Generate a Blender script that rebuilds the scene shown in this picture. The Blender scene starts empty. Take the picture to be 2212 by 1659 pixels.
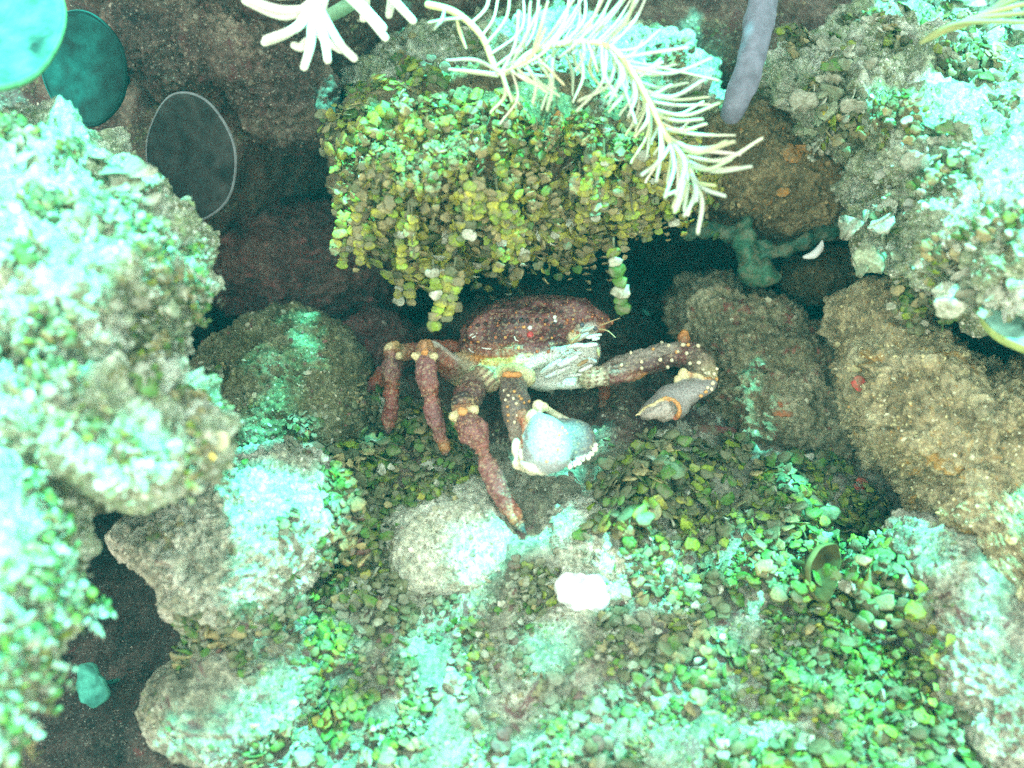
import bpy, bmesh, math, random
import numpy as np
from mathutils import Vector, Matrix, kdtree
from mathutils.bvhtree import BVHTree

random.seed(7)
rng = np.random.default_rng(11)
S = bpy.context.scene
COL = S.collection
R = math.radians

# ------------------------------------------------------------------ camera
PITCH = R(15)
CAM = Vector((0, -1.0, 0.35))
TH = math.tan(R(27))
FWD = Vector((0, math.cos(PITCH), -math.sin(PITCH)))
UP = Vector((0, math.sin(PITCH), math.cos(PITCH)))
RIGHT = Vector((1, 0, 0))
cd = bpy.data.cameras.new('camera')
cam = bpy.data.objects.new('camera', cd)
COL.objects.link(cam)
cd.sensor_width = 36
cd.lens = 18 / TH
cd.clip_start = 0.02
cd.clip_end = 200
cam.location = CAM
cd.dof.use_dof = True
cd.dof.focus_distance = 1.0
cd.dof.aperture_fstop = 2.6
cam.rotation_euler = (R(90) - PITCH, 0, 0)
S.camera = cam

# ------------------------------------------------------------------ light
EL, AZ = R(68), R(35)            # sun almost overhead
sdir = Vector((math.cos(EL) * math.sin(AZ), -math.cos(EL) * math.cos(AZ), math.sin(EL)))
wd = bpy.data.worlds.new('World')
S.world = wd
wd.use_nodes = True
nt = wd.node_tree
nt.nodes.clear()
wo = nt.nodes.new('ShaderNodeOutputWorld')
bg = nt.nodes.new('ShaderNodeBackground')
sky = nt.nodes.new('ShaderNodeTexSky')
sky.sky_type = 'NISHITA'
sky.sun_disc = False
sky.sun_elevation = EL
sky.sun_rotation = math.atan2(sdir.x, sdir.y)
tint = nt.nodes.new('ShaderNodeMix')
tint.data_type = 'RGBA'
tint.blend_type = 'MULTIPLY'
tint.inputs[0].default_value = 1
tint.inputs[7].default_value = (0.12, 0.46, 0.34, 1)     # the water column and the camera's white balance
nt.links.new(sky.outputs[0], tint.inputs[6])
glow = nt.nodes.new('ShaderNodeMix')                    # light scattered back by the water from every side
glow.data_type = 'RGBA'
glow.blend_type = 'ADD'
glow.inputs[0].default_value = 1
glow.inputs[7].default_value = (3.6, 3.15, 2.6, 1)
nt.links.new(tint.outputs[2], glow.inputs[6])
nt.links.new(glow.outputs[2], bg.inputs[0])
bg.inputs[1].default_value = 0.15
nt.links.new(bg.outputs[0], wo.inputs[0])
sl = bpy.data.lights.new('sun', 'SUN')
sl.energy = 5.0
sl.angle = R(2.5)                     # softened by the rippled water above
sl.color = (0.10, 1.0, 0.84)       # daylight filtered green-blue by the water above
sun = bpy.data.objects.new('sun', sl)
COL.objects.link(sun)
sun.rotation_euler = sdir.to_track_quat('Z', 'Y').to_euler()
sun.location = (0, 0, 3)
S.view_settings.view_transform = 'Standard'
S.view_settings.look = 'None'
S.view_settings.exposure = 2.5
S.view_settings.gamma = 1
S.render.engine = 'CYCLES'
S.cycles.max_bounces = 6
S.cycles.diffuse_bounces = 3
S.cycles.volume_bounces = 0
S.cycles.use_denoising = False     # keep a little of the grain a small underwater camera gives

# ------------------------------------------------------------------ helpers
def P(px, py, d):
    """a point at distance d in front of the viewpoint, in the 2212-wide sketch grid"""
    return CAM + FWD * d + RIGHT * ((px - 1106) / 1106 * TH * d) + UP * ((829.5 - py) / 1106 * TH * d)

def Zp(x, y, d):
    return P(737.3 + .4 * x, 553 + .4 * y, d)

PXM = TH / 1106                     # metres per sketch unit at one metre

_perm = np.random.default_rng(3).permutation(256)
_perm = np.concatenate([_perm, _perm, _perm])
_g = np.random.default_rng(4).normal(size=(256, 3))
_g /= np.linalg.norm(_g, axis=1)[:, None]

def pn(p):
    i = np.floor(p).astype(np.int64)
    f = p - i
    i &= 255
    u = f * f * f * (f * (f * 6 - 15) + 10)
    out = np.zeros(len(p))
    for dx in (0, 1):
        wx = u[:, 0] if dx else 1 - u[:, 0]
        hx = _perm[(i[:, 0] + dx) & 255]
        for dy in (0, 1):
            wy = wx * (u[:, 1] if dy else 1 - u[:, 1])
            hy = _perm[hx + ((i[:, 1] + dy) & 255)]
            for dz in (0, 1):
                w = wy * (u[:, 2] if dz else 1 - u[:, 2])
                h = _perm[hy + ((i[:, 2] + dz) & 255)]
                g = _g[h]
                out += w * (g[:, 0] * (f[:, 0] - dx) + g[:, 1] * (f[:, 1] - dy) + g[:, 2] * (f[:, 2] - dz))
    return out

def fbm(p, scale, octv=4, seed=0.0, gain=.5, ridge=False):
    out = np.zeros(len(p))
    a, s = 1.0, scale
    for k in range(octv):
        n = pn(p * s + seed * 17.3 + k * 5.1)
        out += a * ((.35 - np.abs(n)) if ridge else n)
        a *= gain
        s *= 2.03
    return out

def mesh_np(name, v, tris, mats=(), colors=None, smooth=True):
    me = bpy.data.meshes.new(name)
    v = np.asarray(v, np.float32)
    tris = np.asarray(tris, np.int32)
    k = tris.shape[1]
    me.vertices.add(len(v))
    me.vertices.foreach_set('co', v.ravel())
    me.loops.add(tris.size)
    me.loops.foreach_set('vertex_index', tris.ravel())
    me.polygons.add(len(tris))
    me.polygons.foreach_set('loop_start', np.arange(0, tris.size, k, dtype=np.int32))
    me.polygons.foreach_set('loop_total', np.full(len(tris), k, np.int32))
    me.polygons.foreach_set('use_smooth', np.full(len(tris), smooth))
    if colors is not None:
        a = me.color_attributes.new('tone', 'FLOAT_COLOR', 'POINT')
        c = np.ones((len(v), 4), np.float32)
        c[:, :3] = colors
        a.data.foreach_set('color', c.ravel())
    me.update(calc_edges=True)
    me.validate()
    for m in mats:
        me.materials.append(m)
    return me

def link(name, me, parent=None):
    o = bpy.data.objects.new(name, me)
    COL.objects.link(o)
    if parent:
        o.parent = parent
        o.matrix_parent_inverse = Matrix.Identity(4)
    return o

def tag(o, label=None, cat=None, group=None, kind=None):
    if label: o['label'] = label
    if cat: o['category'] = cat
    if group: o['group'] = group
    if kind: o['kind'] = kind
    return o

def recenter(o, loc):
    """move the origin of a mesh to loc"""
    o.data.transform(Matrix.Translation(-Vector(loc)))
    o.location = loc

_ico = {}
def ico(n):
    if n not in _ico:
        bm = bmesh.new()
        bmesh.ops.create_icosphere(bm, subdivisions=n, radius=1)
        v = np.array([x.co[:] for x in bm.verts])
        f = np.array([[q.index for q in x.verts] for x in bm.faces])
        bm.free()
        _ico[n] = (v, f)
    return _ico[n]

def vnormals(v, f):
    n = np.zeros_like(v)
    fn = np.cross(v[f[:, 1]] - v[f[:, 0]], v[f[:, 2]] - v[f[:, 0]])
    for k in range(3):
        np.add.at(n, f[:, k], fn)
    return n / (np.linalg.norm(n, axis=1)[:, None] + 1e-12)

AX = np.array([RIGHT[:], UP[:], (-FWD)[:]])

def star(pts, d, thick, sub=6, power=2.4, zbias=None, grid=P, smooth=1):
    """a closed solid whose outline runs through pts; thick is its half depth"""
    q = np.array([grid(x, y, d)[:] for x, y in pts])
    c = q.mean(0)
    a = (q - c) @ AX[0]
    b = (q - c) @ AX[1]
    th = np.arctan2(b, a)
    rr = np.hypot(a, b)
    o = np.argsort(th)
    th, rr = th[o], rr[o]
    T = np.linspace(-math.pi, math.pi, 361)
    RR = np.interp(T, th, rr, period=2 * math.pi)
    for _ in range(smooth):
        RR = (np.roll(RR, 3) + RR + np.roll(RR, -3) + np.roll(RR, 6) + np.roll(RR, -6)) / 5
    n, f = ico(sub)
    t = np.arctan2(n[:, 1], n[:, 0])
    r = np.interp(t, T, RR)
    s = (1 - np.clip(np.abs(n[:, 2]), 0, 1) ** power) ** (1 / power)
    dep = n[:, 2] * thick
    if zbias is not None:
        dep = dep + zbias(np.cos(t) * r * s, np.sin(t) * r * s)
    v = c + np.outer(np.cos(t) * r * s, AX[0]) + np.outer(np.sin(t) * r * s, AX[1]) + np.outer(dep, AX[2])
    return v, f, c

def catmull(pts, rads, n=6):
    pts = [np.array(p[:]) for p in pts]
    out, ro = [], []
    m = len(pts)
    for i in range(m - 1):
        p0, p1, p2, p3 = pts[max(i - 1, 0)], pts[i], pts[i + 1], pts[min(i + 2, m - 1)]
        for k in range(n):
            t = k / n
            out.append(.5 * (2 * p1 + (p2 - p0) * t + (2 * p0 - 5 * p1 + 4 * p2 - p3) * t * t + (3 * p1 - p0 - 3 * p2 + p3) * t ** 3))
            ro.append(rads[i] * (1 - t) + rads[i + 1] * t)
    out.append(pts[-1])
    ro.append(rads[-1])
    return np.array(out), np.array(ro)

def tube(pts, rads, seg=10, n=6, caps=True, raw=False):
    """tapering tube with rounded ends; triangles"""
    if raw:
        c, r = np.array([p[:] for p in pts]), np.array(rads)
    else:
        c, r = catmull(pts, rads, n)
    tg = np.gradient(c, axis=0)
    tg /= np.linalg.norm(tg, axis=1)[:, None] + 1e-12
    if caps:
        cs, rs, ts = [], [], []
        for k in (88, 60, 30):
            cs.append(c[0] - tg[0] * r[0] * math.sin(R(k))); rs.append(r[0] * math.cos(R(k))); ts.append(tg[0])
        ce, re, te = [], [], []
        for k in (30, 60, 88):
            ce.append(c[-1] + tg[-1] * r[-1] * math.sin(R(k))); re.append(r[-1] * math.cos(R(k))); te.append(tg[-1])
        c = np.vstack([cs, c, ce]); r = np.concatenate([rs, r, re]); tg = np.vstack([ts, tg, te])
    ref = np.array([0.21, -0.9, 0.38])
    v = []
    for i in range(len(c)):
        s = np.cross(tg[i], ref)
        s /= np.linalg.norm(s) + 1e-9
        u = np.cross(s, tg[i])
        ref = u if i == 0 else (u + ref * 0)
        a = np.arange(seg) / seg * 2 * math.pi
        v.append(c[i] + r[i] * (np.outer(np.cos(a), s) + np.outer(np.sin(a), u)))
    v = np.vstack(v)
    f = []
    m = len(c)
    for i in range(m - 1):
        for k in range(seg):
            a, b = i * seg + k, i * seg + (k + 1) % seg
            f += [(a, b, b + seg), (a, b + seg, a + seg)]
    n0 = len(v)
    v = np.vstack([v, c[0], c[-1]])
    for k in range(seg):
        f.append((n0, (k + 1) % seg, k))
        f.append((n0 + 1, (m - 1) * seg + k, (m - 1) * seg + (k + 1) % seg))
    return v, np.array(f)

class Bag:
    """collects triangle pieces with one colour each (or one per vertex)"""
    def __init__(self): self.v, self.f, self.c, self.n = [], [], [], 0
    def add(self, v, f, c):
        self.v.append(v); self.f.append(np.asarray(f) + self.n)
        c = np.asarray(c, float)
        self.c.append(np.tile(c, (len(v), 1)) if c.ndim == 1 else c)
        self.n += len(v)
    def mesh(self, name, mats, smooth=True):
        return mesh_np(name, np.vstack(self.v), np.vstack(self.f), mats, np.vstack(self.c), smooth)

# ------------------------------------------------------------------ materials
def ramp(nt, src, stops, interp='LINEAR'):
    r = nt.nodes.new('ShaderNodeValToRGB')
    r.color_ramp.interpolation = interp
    el = r.color_ramp.elements
    while len(el) < len(stops): el.new(.5)
    for e, (p, c) in zip(el, stops):
        e.position = p
        e.color = (*c, 1) if len(c) == 3 else c
    nt.links.new(src, r.inputs[0])
    return r.outputs[0]

def noise(nt, scale, detail=4, rough=.6, coord=None, dist=0, off=0):
    n = nt.nodes.new('ShaderNodeTexNoise')
    n.inputs['Scale'].default_value = scale
    n.inputs['Detail'].default_value = detail
    n.inputs['Roughness'].default_value = rough
    n.inputs['Distortion'].default_value = dist
    if off:
        m = nt.nodes.new('ShaderNodeVectorMath'); m.operation = 'ADD'
        nt.links.new(coord, m.inputs[0]); m.inputs[1].default_value = (off, off * 1.7, off * .6)
        coord = m.outputs[0]
    nt.links.new(coord, n.inputs['Vector'])
    return n.outputs[0]

def mix(nt, fac, a, b, blend='MIX'):
    m = nt.nodes.new('ShaderNodeMix')
    m.data_type = 'RGBA'
    m.blend_type = blend
    for sock, val in ((m.inputs[0], fac), (m.inputs[6], a), (m.inputs[7], b)):
        if isinstance(val, (int, float)): sock.default_value = val
        elif isinstance(val, tuple): sock.default_value = (*val, 1)
        else: nt.links.new(val, sock)
    return m.outputs[2]

def newmat(name):
    m = bpy.data.materials.new(name)
    m.use_nodes = True
    nt = m.node_tree
    b = nt.nodes['Principled BSDF']
    g = nt.nodes.new('ShaderNodeNewGeometry')
    return m, nt, b, g.outputs['Position']

def reef_mat(name, dark, mid, light, spot=None, spot_amt=.62, off=0., big=22, fleck=(.55, .52, .42), fleck_at=.62, bump=.9):
    m, nt, b, pos = newmat(name)
    n1 = noise(nt, big, 5, .65, pos, .6, off)
    c = ramp(nt, n1, [(.30, dark), (.48, mid), (.66, light)])
    n2 = noise(nt, 170, 4, .7, pos, 0, off + 3)
    c = mix(nt, .85, c, ramp(nt, n2, [(.30, (.30, .28, .27)), (.50, (.9, .9, .9)), (.68, (1.7, 1.65, 1.55))]), 'MULTIPLY')
    if spot:
        n3 = noise(nt, big * 1.9, 3, .6, pos, 1.2, off + 7)
        c = mix(nt, ramp(nt, n3, [(spot_amt - .03, (0, 0, 0)), (spot_amt + .04, (1, 1, 1))]), c, spot)
    n4 = noise(nt, 520, 3, .7, pos, 0, off + 9)
    c = mix(nt, ramp(nt, n4, [(fleck_at, (0, 0, 0)), (fleck_at + .05, (1, 1, 1))]), c, fleck)
    nt.links.new(c, b.inputs['Base Color'])
    b.inputs['Roughness'].default_value = .85
    b.inputs['Specular IOR Level'].default_value = .2
    bp = nt.nodes.new('ShaderNodeBump')
    bp.inputs['Strength'].default_value = bump
    bp.inputs['Distance'].default_value = .004
    nb = noise(nt, 240, 5, .75, pos, 0, off + 5)
    nt.links.new(nb, bp.inputs['Height'])
    nt.links.new(bp.outputs[0], b.inputs['Normal'])
    return m

M = {}
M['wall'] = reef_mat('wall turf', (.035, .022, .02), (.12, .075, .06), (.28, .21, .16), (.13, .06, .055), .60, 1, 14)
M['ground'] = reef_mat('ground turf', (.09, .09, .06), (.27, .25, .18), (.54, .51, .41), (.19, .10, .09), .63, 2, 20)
M['pale'] = reef_mat('pale turf rock', (.24, .24, .17), (.44, .43, .33), (.64, .62, .52), (.22, .09, .08), .70, 3, 24)
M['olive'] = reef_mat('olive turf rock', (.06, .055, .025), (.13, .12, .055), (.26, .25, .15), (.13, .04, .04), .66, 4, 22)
M['moss'] = reef_mat('olive brown turf', (.10, .085, .05), (.25, .215, .125), (.44, .39, .26), (.24, .08, .06), .62, 9, 20)
M['crevice'] = reef_mat('crust with painted shade', (.022, .016, .014), (.06, .040, .034), (.12, .08, .065), (.13, .045, .04), .66, 10, 20)  # reddish crust darkened to paint in the crevice's shade
M['maroon'] = reef_mat('maroon crust rock', (.03, .015, .013), (.11, .04, .036), (.22, .11, .09), (.28, .09, .08), .63, 5, 22)
M['orange'] = reef_mat('brown orange rock', (.06, .05, .025), (.17, .13, .065), (.30, .23, .12), (.50, .22, .04), .68, 6, 22)
M['gold'] = reef_mat('golden turf rock', (.16, .12, .055), (.38, .30, .17), (.56, .48, .30), (.42, .24, .07), .64, 7, 16)
M['white'] = reef_mat('white encrusted rock', (.10, .11, .05), (.30, .34, .20), (.62, .62, .52), (.16, .15, .06), .62, 8, 18, (.8, .8, .7), .58)

def tone_mat(name, rough=.5, var=.35, scale=300, bump=.3, spec=.4, trans=0., silt=None):
    """colour from the piece's own tone, with fine mottling"""
    m, nt, b, pos = newmat(name)
    a = nt.nodes.new('ShaderNodeVertexColor')
    a.layer_name = 'tone'
    n = noise(nt, scale, 4, .65, pos)
    c = mix(nt, 1.0, a.outputs[0], ramp(nt, n, [(.3, (1 - var,) * 3), (.7, (1 + var,) * 3)]), 'MULTIPLY')
    if silt:
        n2 = noise(nt, 95, 5, .72, pos, .5)
        c = mix(nt, ramp(nt, n2, [(.44, (0, 0, 0)), (.62, (.85, .85, .85))]), c, silt)
    nt.links.new(c, b.inputs['Base Color'])
    b.inputs['Roughness'].default_value = rough
    b.inputs['Specular IOR Level'].default_value = spec
    bp = nt.nodes.new('ShaderNodeBump')
    bp.inputs['Strength'].default_value = bump
    bp.inputs['Distance'].default_value = .002
    nt.links.new(n, bp.inputs['Height'])
    nt.links.new(bp.outputs[0], b.inputs['Normal'])
    if trans:
        o = nt.nodes['Material Output']
        t = nt.nodes.new('ShaderNodeBsdfTranslucent')
        nt.links.new(c, t.inputs[0])
        x = nt.nodes.new('ShaderNodeMixShader')
        x.inputs[0].default_value = trans
        nt.links.new(b.outputs[0], x.inputs[1])
        nt.links.new(t.outputs[0], x.inputs[2])
        nt.links.new(x.outputs[0], o.inputs[0])
    return m

M['leaf'] = tone_mat('calcified leaf', .5, .45, 420, .45, .35, .2, (.22, .20, .12))
M['grit'] = tone_mat('turf flakes', .8, .3, 500, .2, .2)
M['shell'] = tone_mat('crab shell', .38, .55, 560, .5, .45)
M['polyp'] = tone_mat('soft coral', .6, .15, 600, .2, .3)
M['sponge'] = tone_mat('smooth sponge', .75, .3, 70, .35, .1)

# ------------------------------------------------------------------ reef slope (one continuous sheet)
ctrl = [  # sketch x, sketch y, distance
    (-200, -200, 1.35), (250, -200, .96), (620, -220, .96), (450, -60, 1.08), (900, -250, 1.4), (1106, -300, 1.9), (1600, -250, 1.8), (2000, -200, 1.4), (2400, -200, 1.2),
    (-100, 100, 1.2), (280, 80, 1.12), (480, 130, 1.15), (620, 200, 1.18), (900, 80, 1.22), (1100, 60, 1.24), (1400, 60, 1.2), (1700, 80, 1.2),
    (300, 350, 1.15), (560, 330, 1.22), (680, 420, 1.35), (560, 560, 1.38), (800, 560, 1.5), (1000, 600, 1.55), (1200, 560, 1.6), (1400, 560, 1.6),
    (1600, 560, 1.55), (1780, 660, 1.5), (1650, 350, 1.3), (1950, 400, 1.15), (2300, 300, 1.0),
    (430, 720, 1.5), (650, 680, 1.4), (900, 700, 1.4), (1100, 720, 1.32), (1350, 720, 1.32),
    (300, 850, 1.35), (100, 500, 1.1), (0, 900, 1.0), (-200, 600, 1.0),
    (650, 900, 1.12), (850, 880, 1.12), (1000, 880, 1.13), (1200, 860, 1.14), (1400, 860, 1.13), (1550, 850, 1.2), (1750, 850, 1.2), (1950, 900, 1.1),
    (560, 1050, 1.02), (830, 985, 1.03), (960, 985, 1.0), (1150, 1000, 1.0), (1300, 910, 1.06), (1400, 925, 1.04), (1600, 1000, 1.04), (1800, 1050, 1.04), (1960, 1080, 1.06), (2200, 1000, 1.0),
    (150, 1100, 1.55), (200, 1250, 1.7), (250, 1350, 1.6), (200, 1500, 1.3), (100, 1600, 1.05), (-200, 1300, .95),
    (700, 1150, .95), (950, 1150, .95), (1137, 1150, .935), (1300, 1100, .96), (1500, 1150, .955), (1700, 1200, .95), (1900, 1250, .99), (2050, 1300, .98),
    (450, 1400, .95), (600, 1400, .905), (850, 1350, .895), (1100, 1330, .89), (1400, 1330, .885), (1700, 1400, .87), (1950, 1400, .9), (2200, 1400, .9),
    (400, 1600, .88), (700, 1600, .85), (1000, 1600, .83), (1300, 1600, .82), (1600, 1600, .81), (1900, 1600, .82), (2200, 1600, .84),
    (-200, 1900, .85), (60, 1780, .9), (-100, 1600, .92), (300, 1950, .78), (1106, 1950, .74), (1800, 1950, .74), (2400, 1900, .78), (2400, 700, .95),
]
cw = np.array([P(*c)[:] for c in ctrl])

def tps_fit(xy, val, lam=1e-4):
    d = np.linalg.norm(xy[:, None] - xy[None], axis=2)
    K = np.where(d > 0, d * d * np.log(d + 1e-12), 0) + lam * np.eye(len(xy))
    Q = np.c_[np.ones(len(xy)), xy]
    A = np.block([[K, Q], [Q.T, np.zeros((3, 3))]])
    w = np.linalg.solve(A, np.r_[val, 0, 0, 0])
    def ev(p):
        out = np.empty(len(p))
        for s in range(0, len(p), 20000):
            q = p[s:s + 20000]
            d = np.linalg.norm(q[:, None] - xy[None], axis=2)
            out[s:s + 20000] = np.where(d > 0, d * d * np.log(d + 1e-12), 0) @ w[:-3] + np.c_[np.ones(len(q)), q] @ w[-3:]
        return out
    return ev

slope = tps_fit(cw[:, [0, 2]], cw[:, 1])
NX, NZ = 620, 460
gx, gz = np.meshgrid(np.linspace(-1.65, 1.65, NX), np.linspace(-.80, 1.05, NZ))
g2 = np.c_[gx.ravel(), gz.ravel()]
gy = slope(g2)
gv = np.c_[g2[:, 0], gy, g2[:, 1]]
gi = np.arange(NX * NZ).reshape(NZ, NX)
gf = np.stack([gi[:-1, :-1], gi[:-1, 1:], gi[1:, 1:], gi[1:, :-1]], -1).reshape(-1, 4)
gf = np.vstack([gf[:, [0, 1, 2]], gf[:, [0, 2, 3]]])
gn = vnormals(gv, gf)
gv[:, 1] = np.clip(gv[:, 1], -.6, 2.3)
h = fbm(gv, 7, 3, 1) * .022 + fbm(gv, 26, 4, 2, .6) * .013 + fbm(gv, 60, 3, 4, .6, True) * .006
gv = gv + gn * h[:, None]
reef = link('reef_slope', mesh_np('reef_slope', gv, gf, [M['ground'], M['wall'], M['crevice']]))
fc = gv[gf].mean(1)
mi = ((fc[:, 2] + .35 * fc[:, 0] * 0) > .04).astype(np.int32)
# the floor turf and the barer back wall meet along an uneven seam
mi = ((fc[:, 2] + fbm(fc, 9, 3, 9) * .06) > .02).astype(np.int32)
mi[(fc[:, 0] < -.27 + fbm(fc, 12, 3, 10) * .08) & (fc[:, 2] < .08)] = 2      # left crevice: reddish crust, its deep shade painted into the colour
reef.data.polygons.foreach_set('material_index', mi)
tag(reef, kind='structure')
surfaces = [(gv, gf)]
owner = ['reef']

# added perforated slab, unseen above the view: keeps sun off the middle
NXR, NYR = 128, 144
rx_, ry_ = np.meshgrid(np.linspace(-.34, .70, NXR), np.linspace(-.74, .42, NYR))
rp = np.c_[rx_.ravel(), ry_.ravel(), np.zeros(rx_.size)]
ex = np.minimum((rp[:, 0] + np.where(rp[:, 1] > -.27, .27, .15)) / .08, (np.where(rp[:, 1] < -.42, .62, .39) - rp[:, 0]) / .08)
ey = (rp[:, 1] + np.where(rp[:, 0] > .24, .70, .52)) / .10
field = fbm(rp, 15, 3, 91) * 1.0 + .10 + .25 * np.clip((rp[:, 1] + .1) / .3, -.2, 1) + np.minimum(np.minimum(ex, ey), 0) * .35
for (x, y, d, amt, rad) in [(1080, 1030, .91, -1.5, .021), (1282, -1000, 1.15, -1.6, .07), (2032, -1200, 1.15, -1.6, .06), (-810, -527, .985, .9, .07), (-1388, -1007, 1.02, .9, .06), (2157, 368, 1.15, .8, .09), (-343, 640, 1.05, .7, .07), (820, 640, 1.0, .9, .045), (1280, 600, 1.0, .8, .055), (480, 640, 1.0, .8, .05), (690, 780, .96, .7, .04), (1700, 560, 1.03, .6, .10), (1000, 420, 1.0, .5, .10), (900, -1130, .855, -1.6, .06), (1400, -1130, .85, -1.6, .06), (1750, -700, .84, -1.6, .05), (0, -1380, .86, -1.5, .05)]:   # gaps aim sun at the near claw and corals, filled patches shade the shell
    t = Zp(x, y, d)
    t = t + sdir * ((.72 - t.z) / sdir.z)
    field = field + amt * np.exp(-(((rp[:, 0] - t.x) ** 2 + (rp[:, 1] - t.y) ** 2) / rad ** 2))
keep = (field > 0).reshape(NYR, NXR)
cell = keep[:-1, :-1] & keep[1:, 1:] & keep[1:, :-1] & keep[:-1, 1:]
zt = .72 + fbm(rp, 8, 4, 92) * .06
topv = np.c_[rp[:, :2], zt + .02]
botv = np.c_[rp[:, :2], zt - .025 - np.abs(fbm(rp, 20, 3, 93)) * .04]
N0 = NXR * NYR
ix = np.arange(N0).reshape(NYR, NXR)
rf = []
for j in range(NYR - 1):
    for i in range(NXR - 1):
        if not cell[j, i]: continue
        a, b, c, d = ix[j, i], ix[j, i + 1], ix[j + 1, i + 1], ix[j + 1, i]
        rf += [(a, b, c), (a, c, d), (b + N0, a + N0, c + N0), (c + N0, a + N0, d + N0)]
        for (p, q, jj, ii) in ((a, b, j - 1, i), (b, c, j, i + 1), (c, d, j + 1, i), (d, a, j, i - 1)):
            if not (0 <= jj < NYR - 1 and 0 <= ii < NXR - 1) or not cell[jj, ii]:
                rf += [(q, p, p + N0), (q, p + N0, q + N0)]
blocker = link('sun_blocker', mesh_np('sun_blocker', np.vstack([topv, botv]), rf, [M['wall']]))
tag(blocker, kind='structure')

# ------------------------------------------------------------------ rocks
def rock(name, label, pts, d, thick, mat, sub=7, amp=1., seed=0, cat='rock', power=2.4, lean=0., group=None):
    zb = (lambda a, b: -lean * b) if lean else None
    v, f, c = star(pts, d, thick, sub, power, zb)
    n = vnormals(v, f)
    size = np.ptp(v @ AX[0]) ** .5 * .35
    h = fbm(v, 9, 3, seed) * .075 * size + fbm(v, 28, 4, seed + 1, .62) * .05 * size + fbm(v, 75, 3, seed + 2, .6, True) * .013
    if mat == 'white': h = h + (np.abs(fbm(v, 34, 3, seed + 5)) - .15) * .026
    v = v + n * (h * amp)[:, None]
    o = link(name, mesh_np(name, v, f, [M[mat]]))
    surfaces.append((v, f))
    owner.append(mat)
    recenter(o, Vector(v[np.argmin(v[:, 2])]))
    return tag(o, label, cat, group)

rock('reef_rock', 'large bright sunlit boulder crusted white and green, below the three round plates',
     [(-160, 300), (0, 262), (60, 225), (150, 275), (200, 350), (290, 400), (330, 450), (400, 492), (418, 540), (388, 580), (432, 620), (400, 660), (380, 735), (368, 790), (250, 770), (150, 745), (0, 765), (-160, 700)],
     .84, .12, 'white', 7, 1.2, 11, lean=.7)
rock('reef_rock', 'pale jutting shelf of rock with a small yellow sponge at its tip',
     [(-120, 770), (80, 742), (180, 780), (260, 765), (400, 830), (440, 870), (498, 950), (500, 1000), (440, 1024), (400, 1050), (330, 1062), (260, 1010), (150, 960), (60, 905), (-120, 890)],
     .76, .08, 'white', 7, 1.0, 12, lean=.6)
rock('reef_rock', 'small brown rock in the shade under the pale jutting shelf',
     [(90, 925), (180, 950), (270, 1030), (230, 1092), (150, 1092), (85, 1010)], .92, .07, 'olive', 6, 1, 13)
rock('reef_rock', 'brightest white boulder beside the dark crevice, fringed with green algae',
     [(-200, 900), (20, 940), (50, 1000), (75, 1080), (105, 1160), (100, 1230), (112, 1300), (100, 1400), (60, 1480), (10, 1560), (-60, 1645), (-200, 1670)],
     .68, .09, 'white', 7, .7, 14, lean=.5)
rock('reef_rock', 'rounded olive brown rock behind the crab legs',
     [(430, 800), (480, 742), (560, 700), (650, 680), (720, 706), (760, 755), (790, 820), (800, 900), (780, 960), (680, 1000), (560, 1010), (480, 930)],
     1.10, .10, 'olive', 7, 1.2, 15, lean=.3)
rock('reef_rock', 'big pale sandy boulder with a sharp shadowed lower edge',
     [(280, 1135), (350, 1120), (450, 1035), (560, 980), (660, 985), (725, 1080), (715, 1180), (655, 1262), (560, 1332), (460, 1320), (420, 1282), (400, 1230), (340, 1190)],
     .93, .10, 'pale', 7, 1.3, 16, lean=.4)
rock('reef_rock', 'pale round rock under the tip of the crab\'s front leg',
     [(830, 1140), (890, 1078), (1000, 1045), (1090, 1080), (1130, 1160), (1090, 1240), (980, 1275), (860, 1245)],
     .965, .06, 'pale', 6, .7, 17, lean=.4)
rock('reef_rock', 'low grey turf covered rock below the pale sandy boulder',
     [(450, 1370), (560, 1335), (650, 1350), (700, 1450), (640, 1560), (500, 1610), (380, 1570), (330, 1490), (410, 1430)],
     .90, .06, 'ground', 6, 1, 18, lean=.5)
ledge = rock('rock_ledge', 'overhanging rock ledge carpeted with green algae above the crab',
     [(745, 300), (800, 245), (930, 205), (1100, 200), (1300, 222), (1440, 300), (1520, 390), (1450, 432), (1350, 452), (1250, 482), (1120, 500), (1000, 528), (890, 548), (810, 545), (765, 450)],
     1.17, .25, 'orange', 7, 1.5, 19, 'ledge', 2.0, .75)
rock('reef_rock', 'turf covered hump of rock rising behind the algae ledge',
     [(790, 300), (745, 190), (800, 110), (930, 90), (1080, 60), (1250, 50), (1420, 80), (1540, 150), (1540, 280), (1300, 330), (1050, 340)],
     1.22, .10, 'white', 7, 1.3, 31, lean=.6)
rock('reef_rock', 'brown rock with orange patches between the ledge and the bright slope',
     [(1480, 330), (1590, 230), (1700, 190), (1800, 215), (1900, 310), (1910, 420), (1870, 475), (1750, 505), (1600, 490), (1500, 440)],
     1.18, .10, 'orange', 7, 1, 20, lean=.2)
rock('reef_rock', 'turf covered brown mound behind the crab\'s far claw',
     [(1460, 650), (1520, 600), (1600, 612), (1680, 680), (1750, 735), (1850, 720), (1930, 770), (2010, 900), (2010, 1050), (1870, 1090), (1700, 1020), (1560, 960), (1550, 800), (1480, 725)],
     1.19, .10, 'moss', 7, 1.9, 21, lean=.35)
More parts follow.
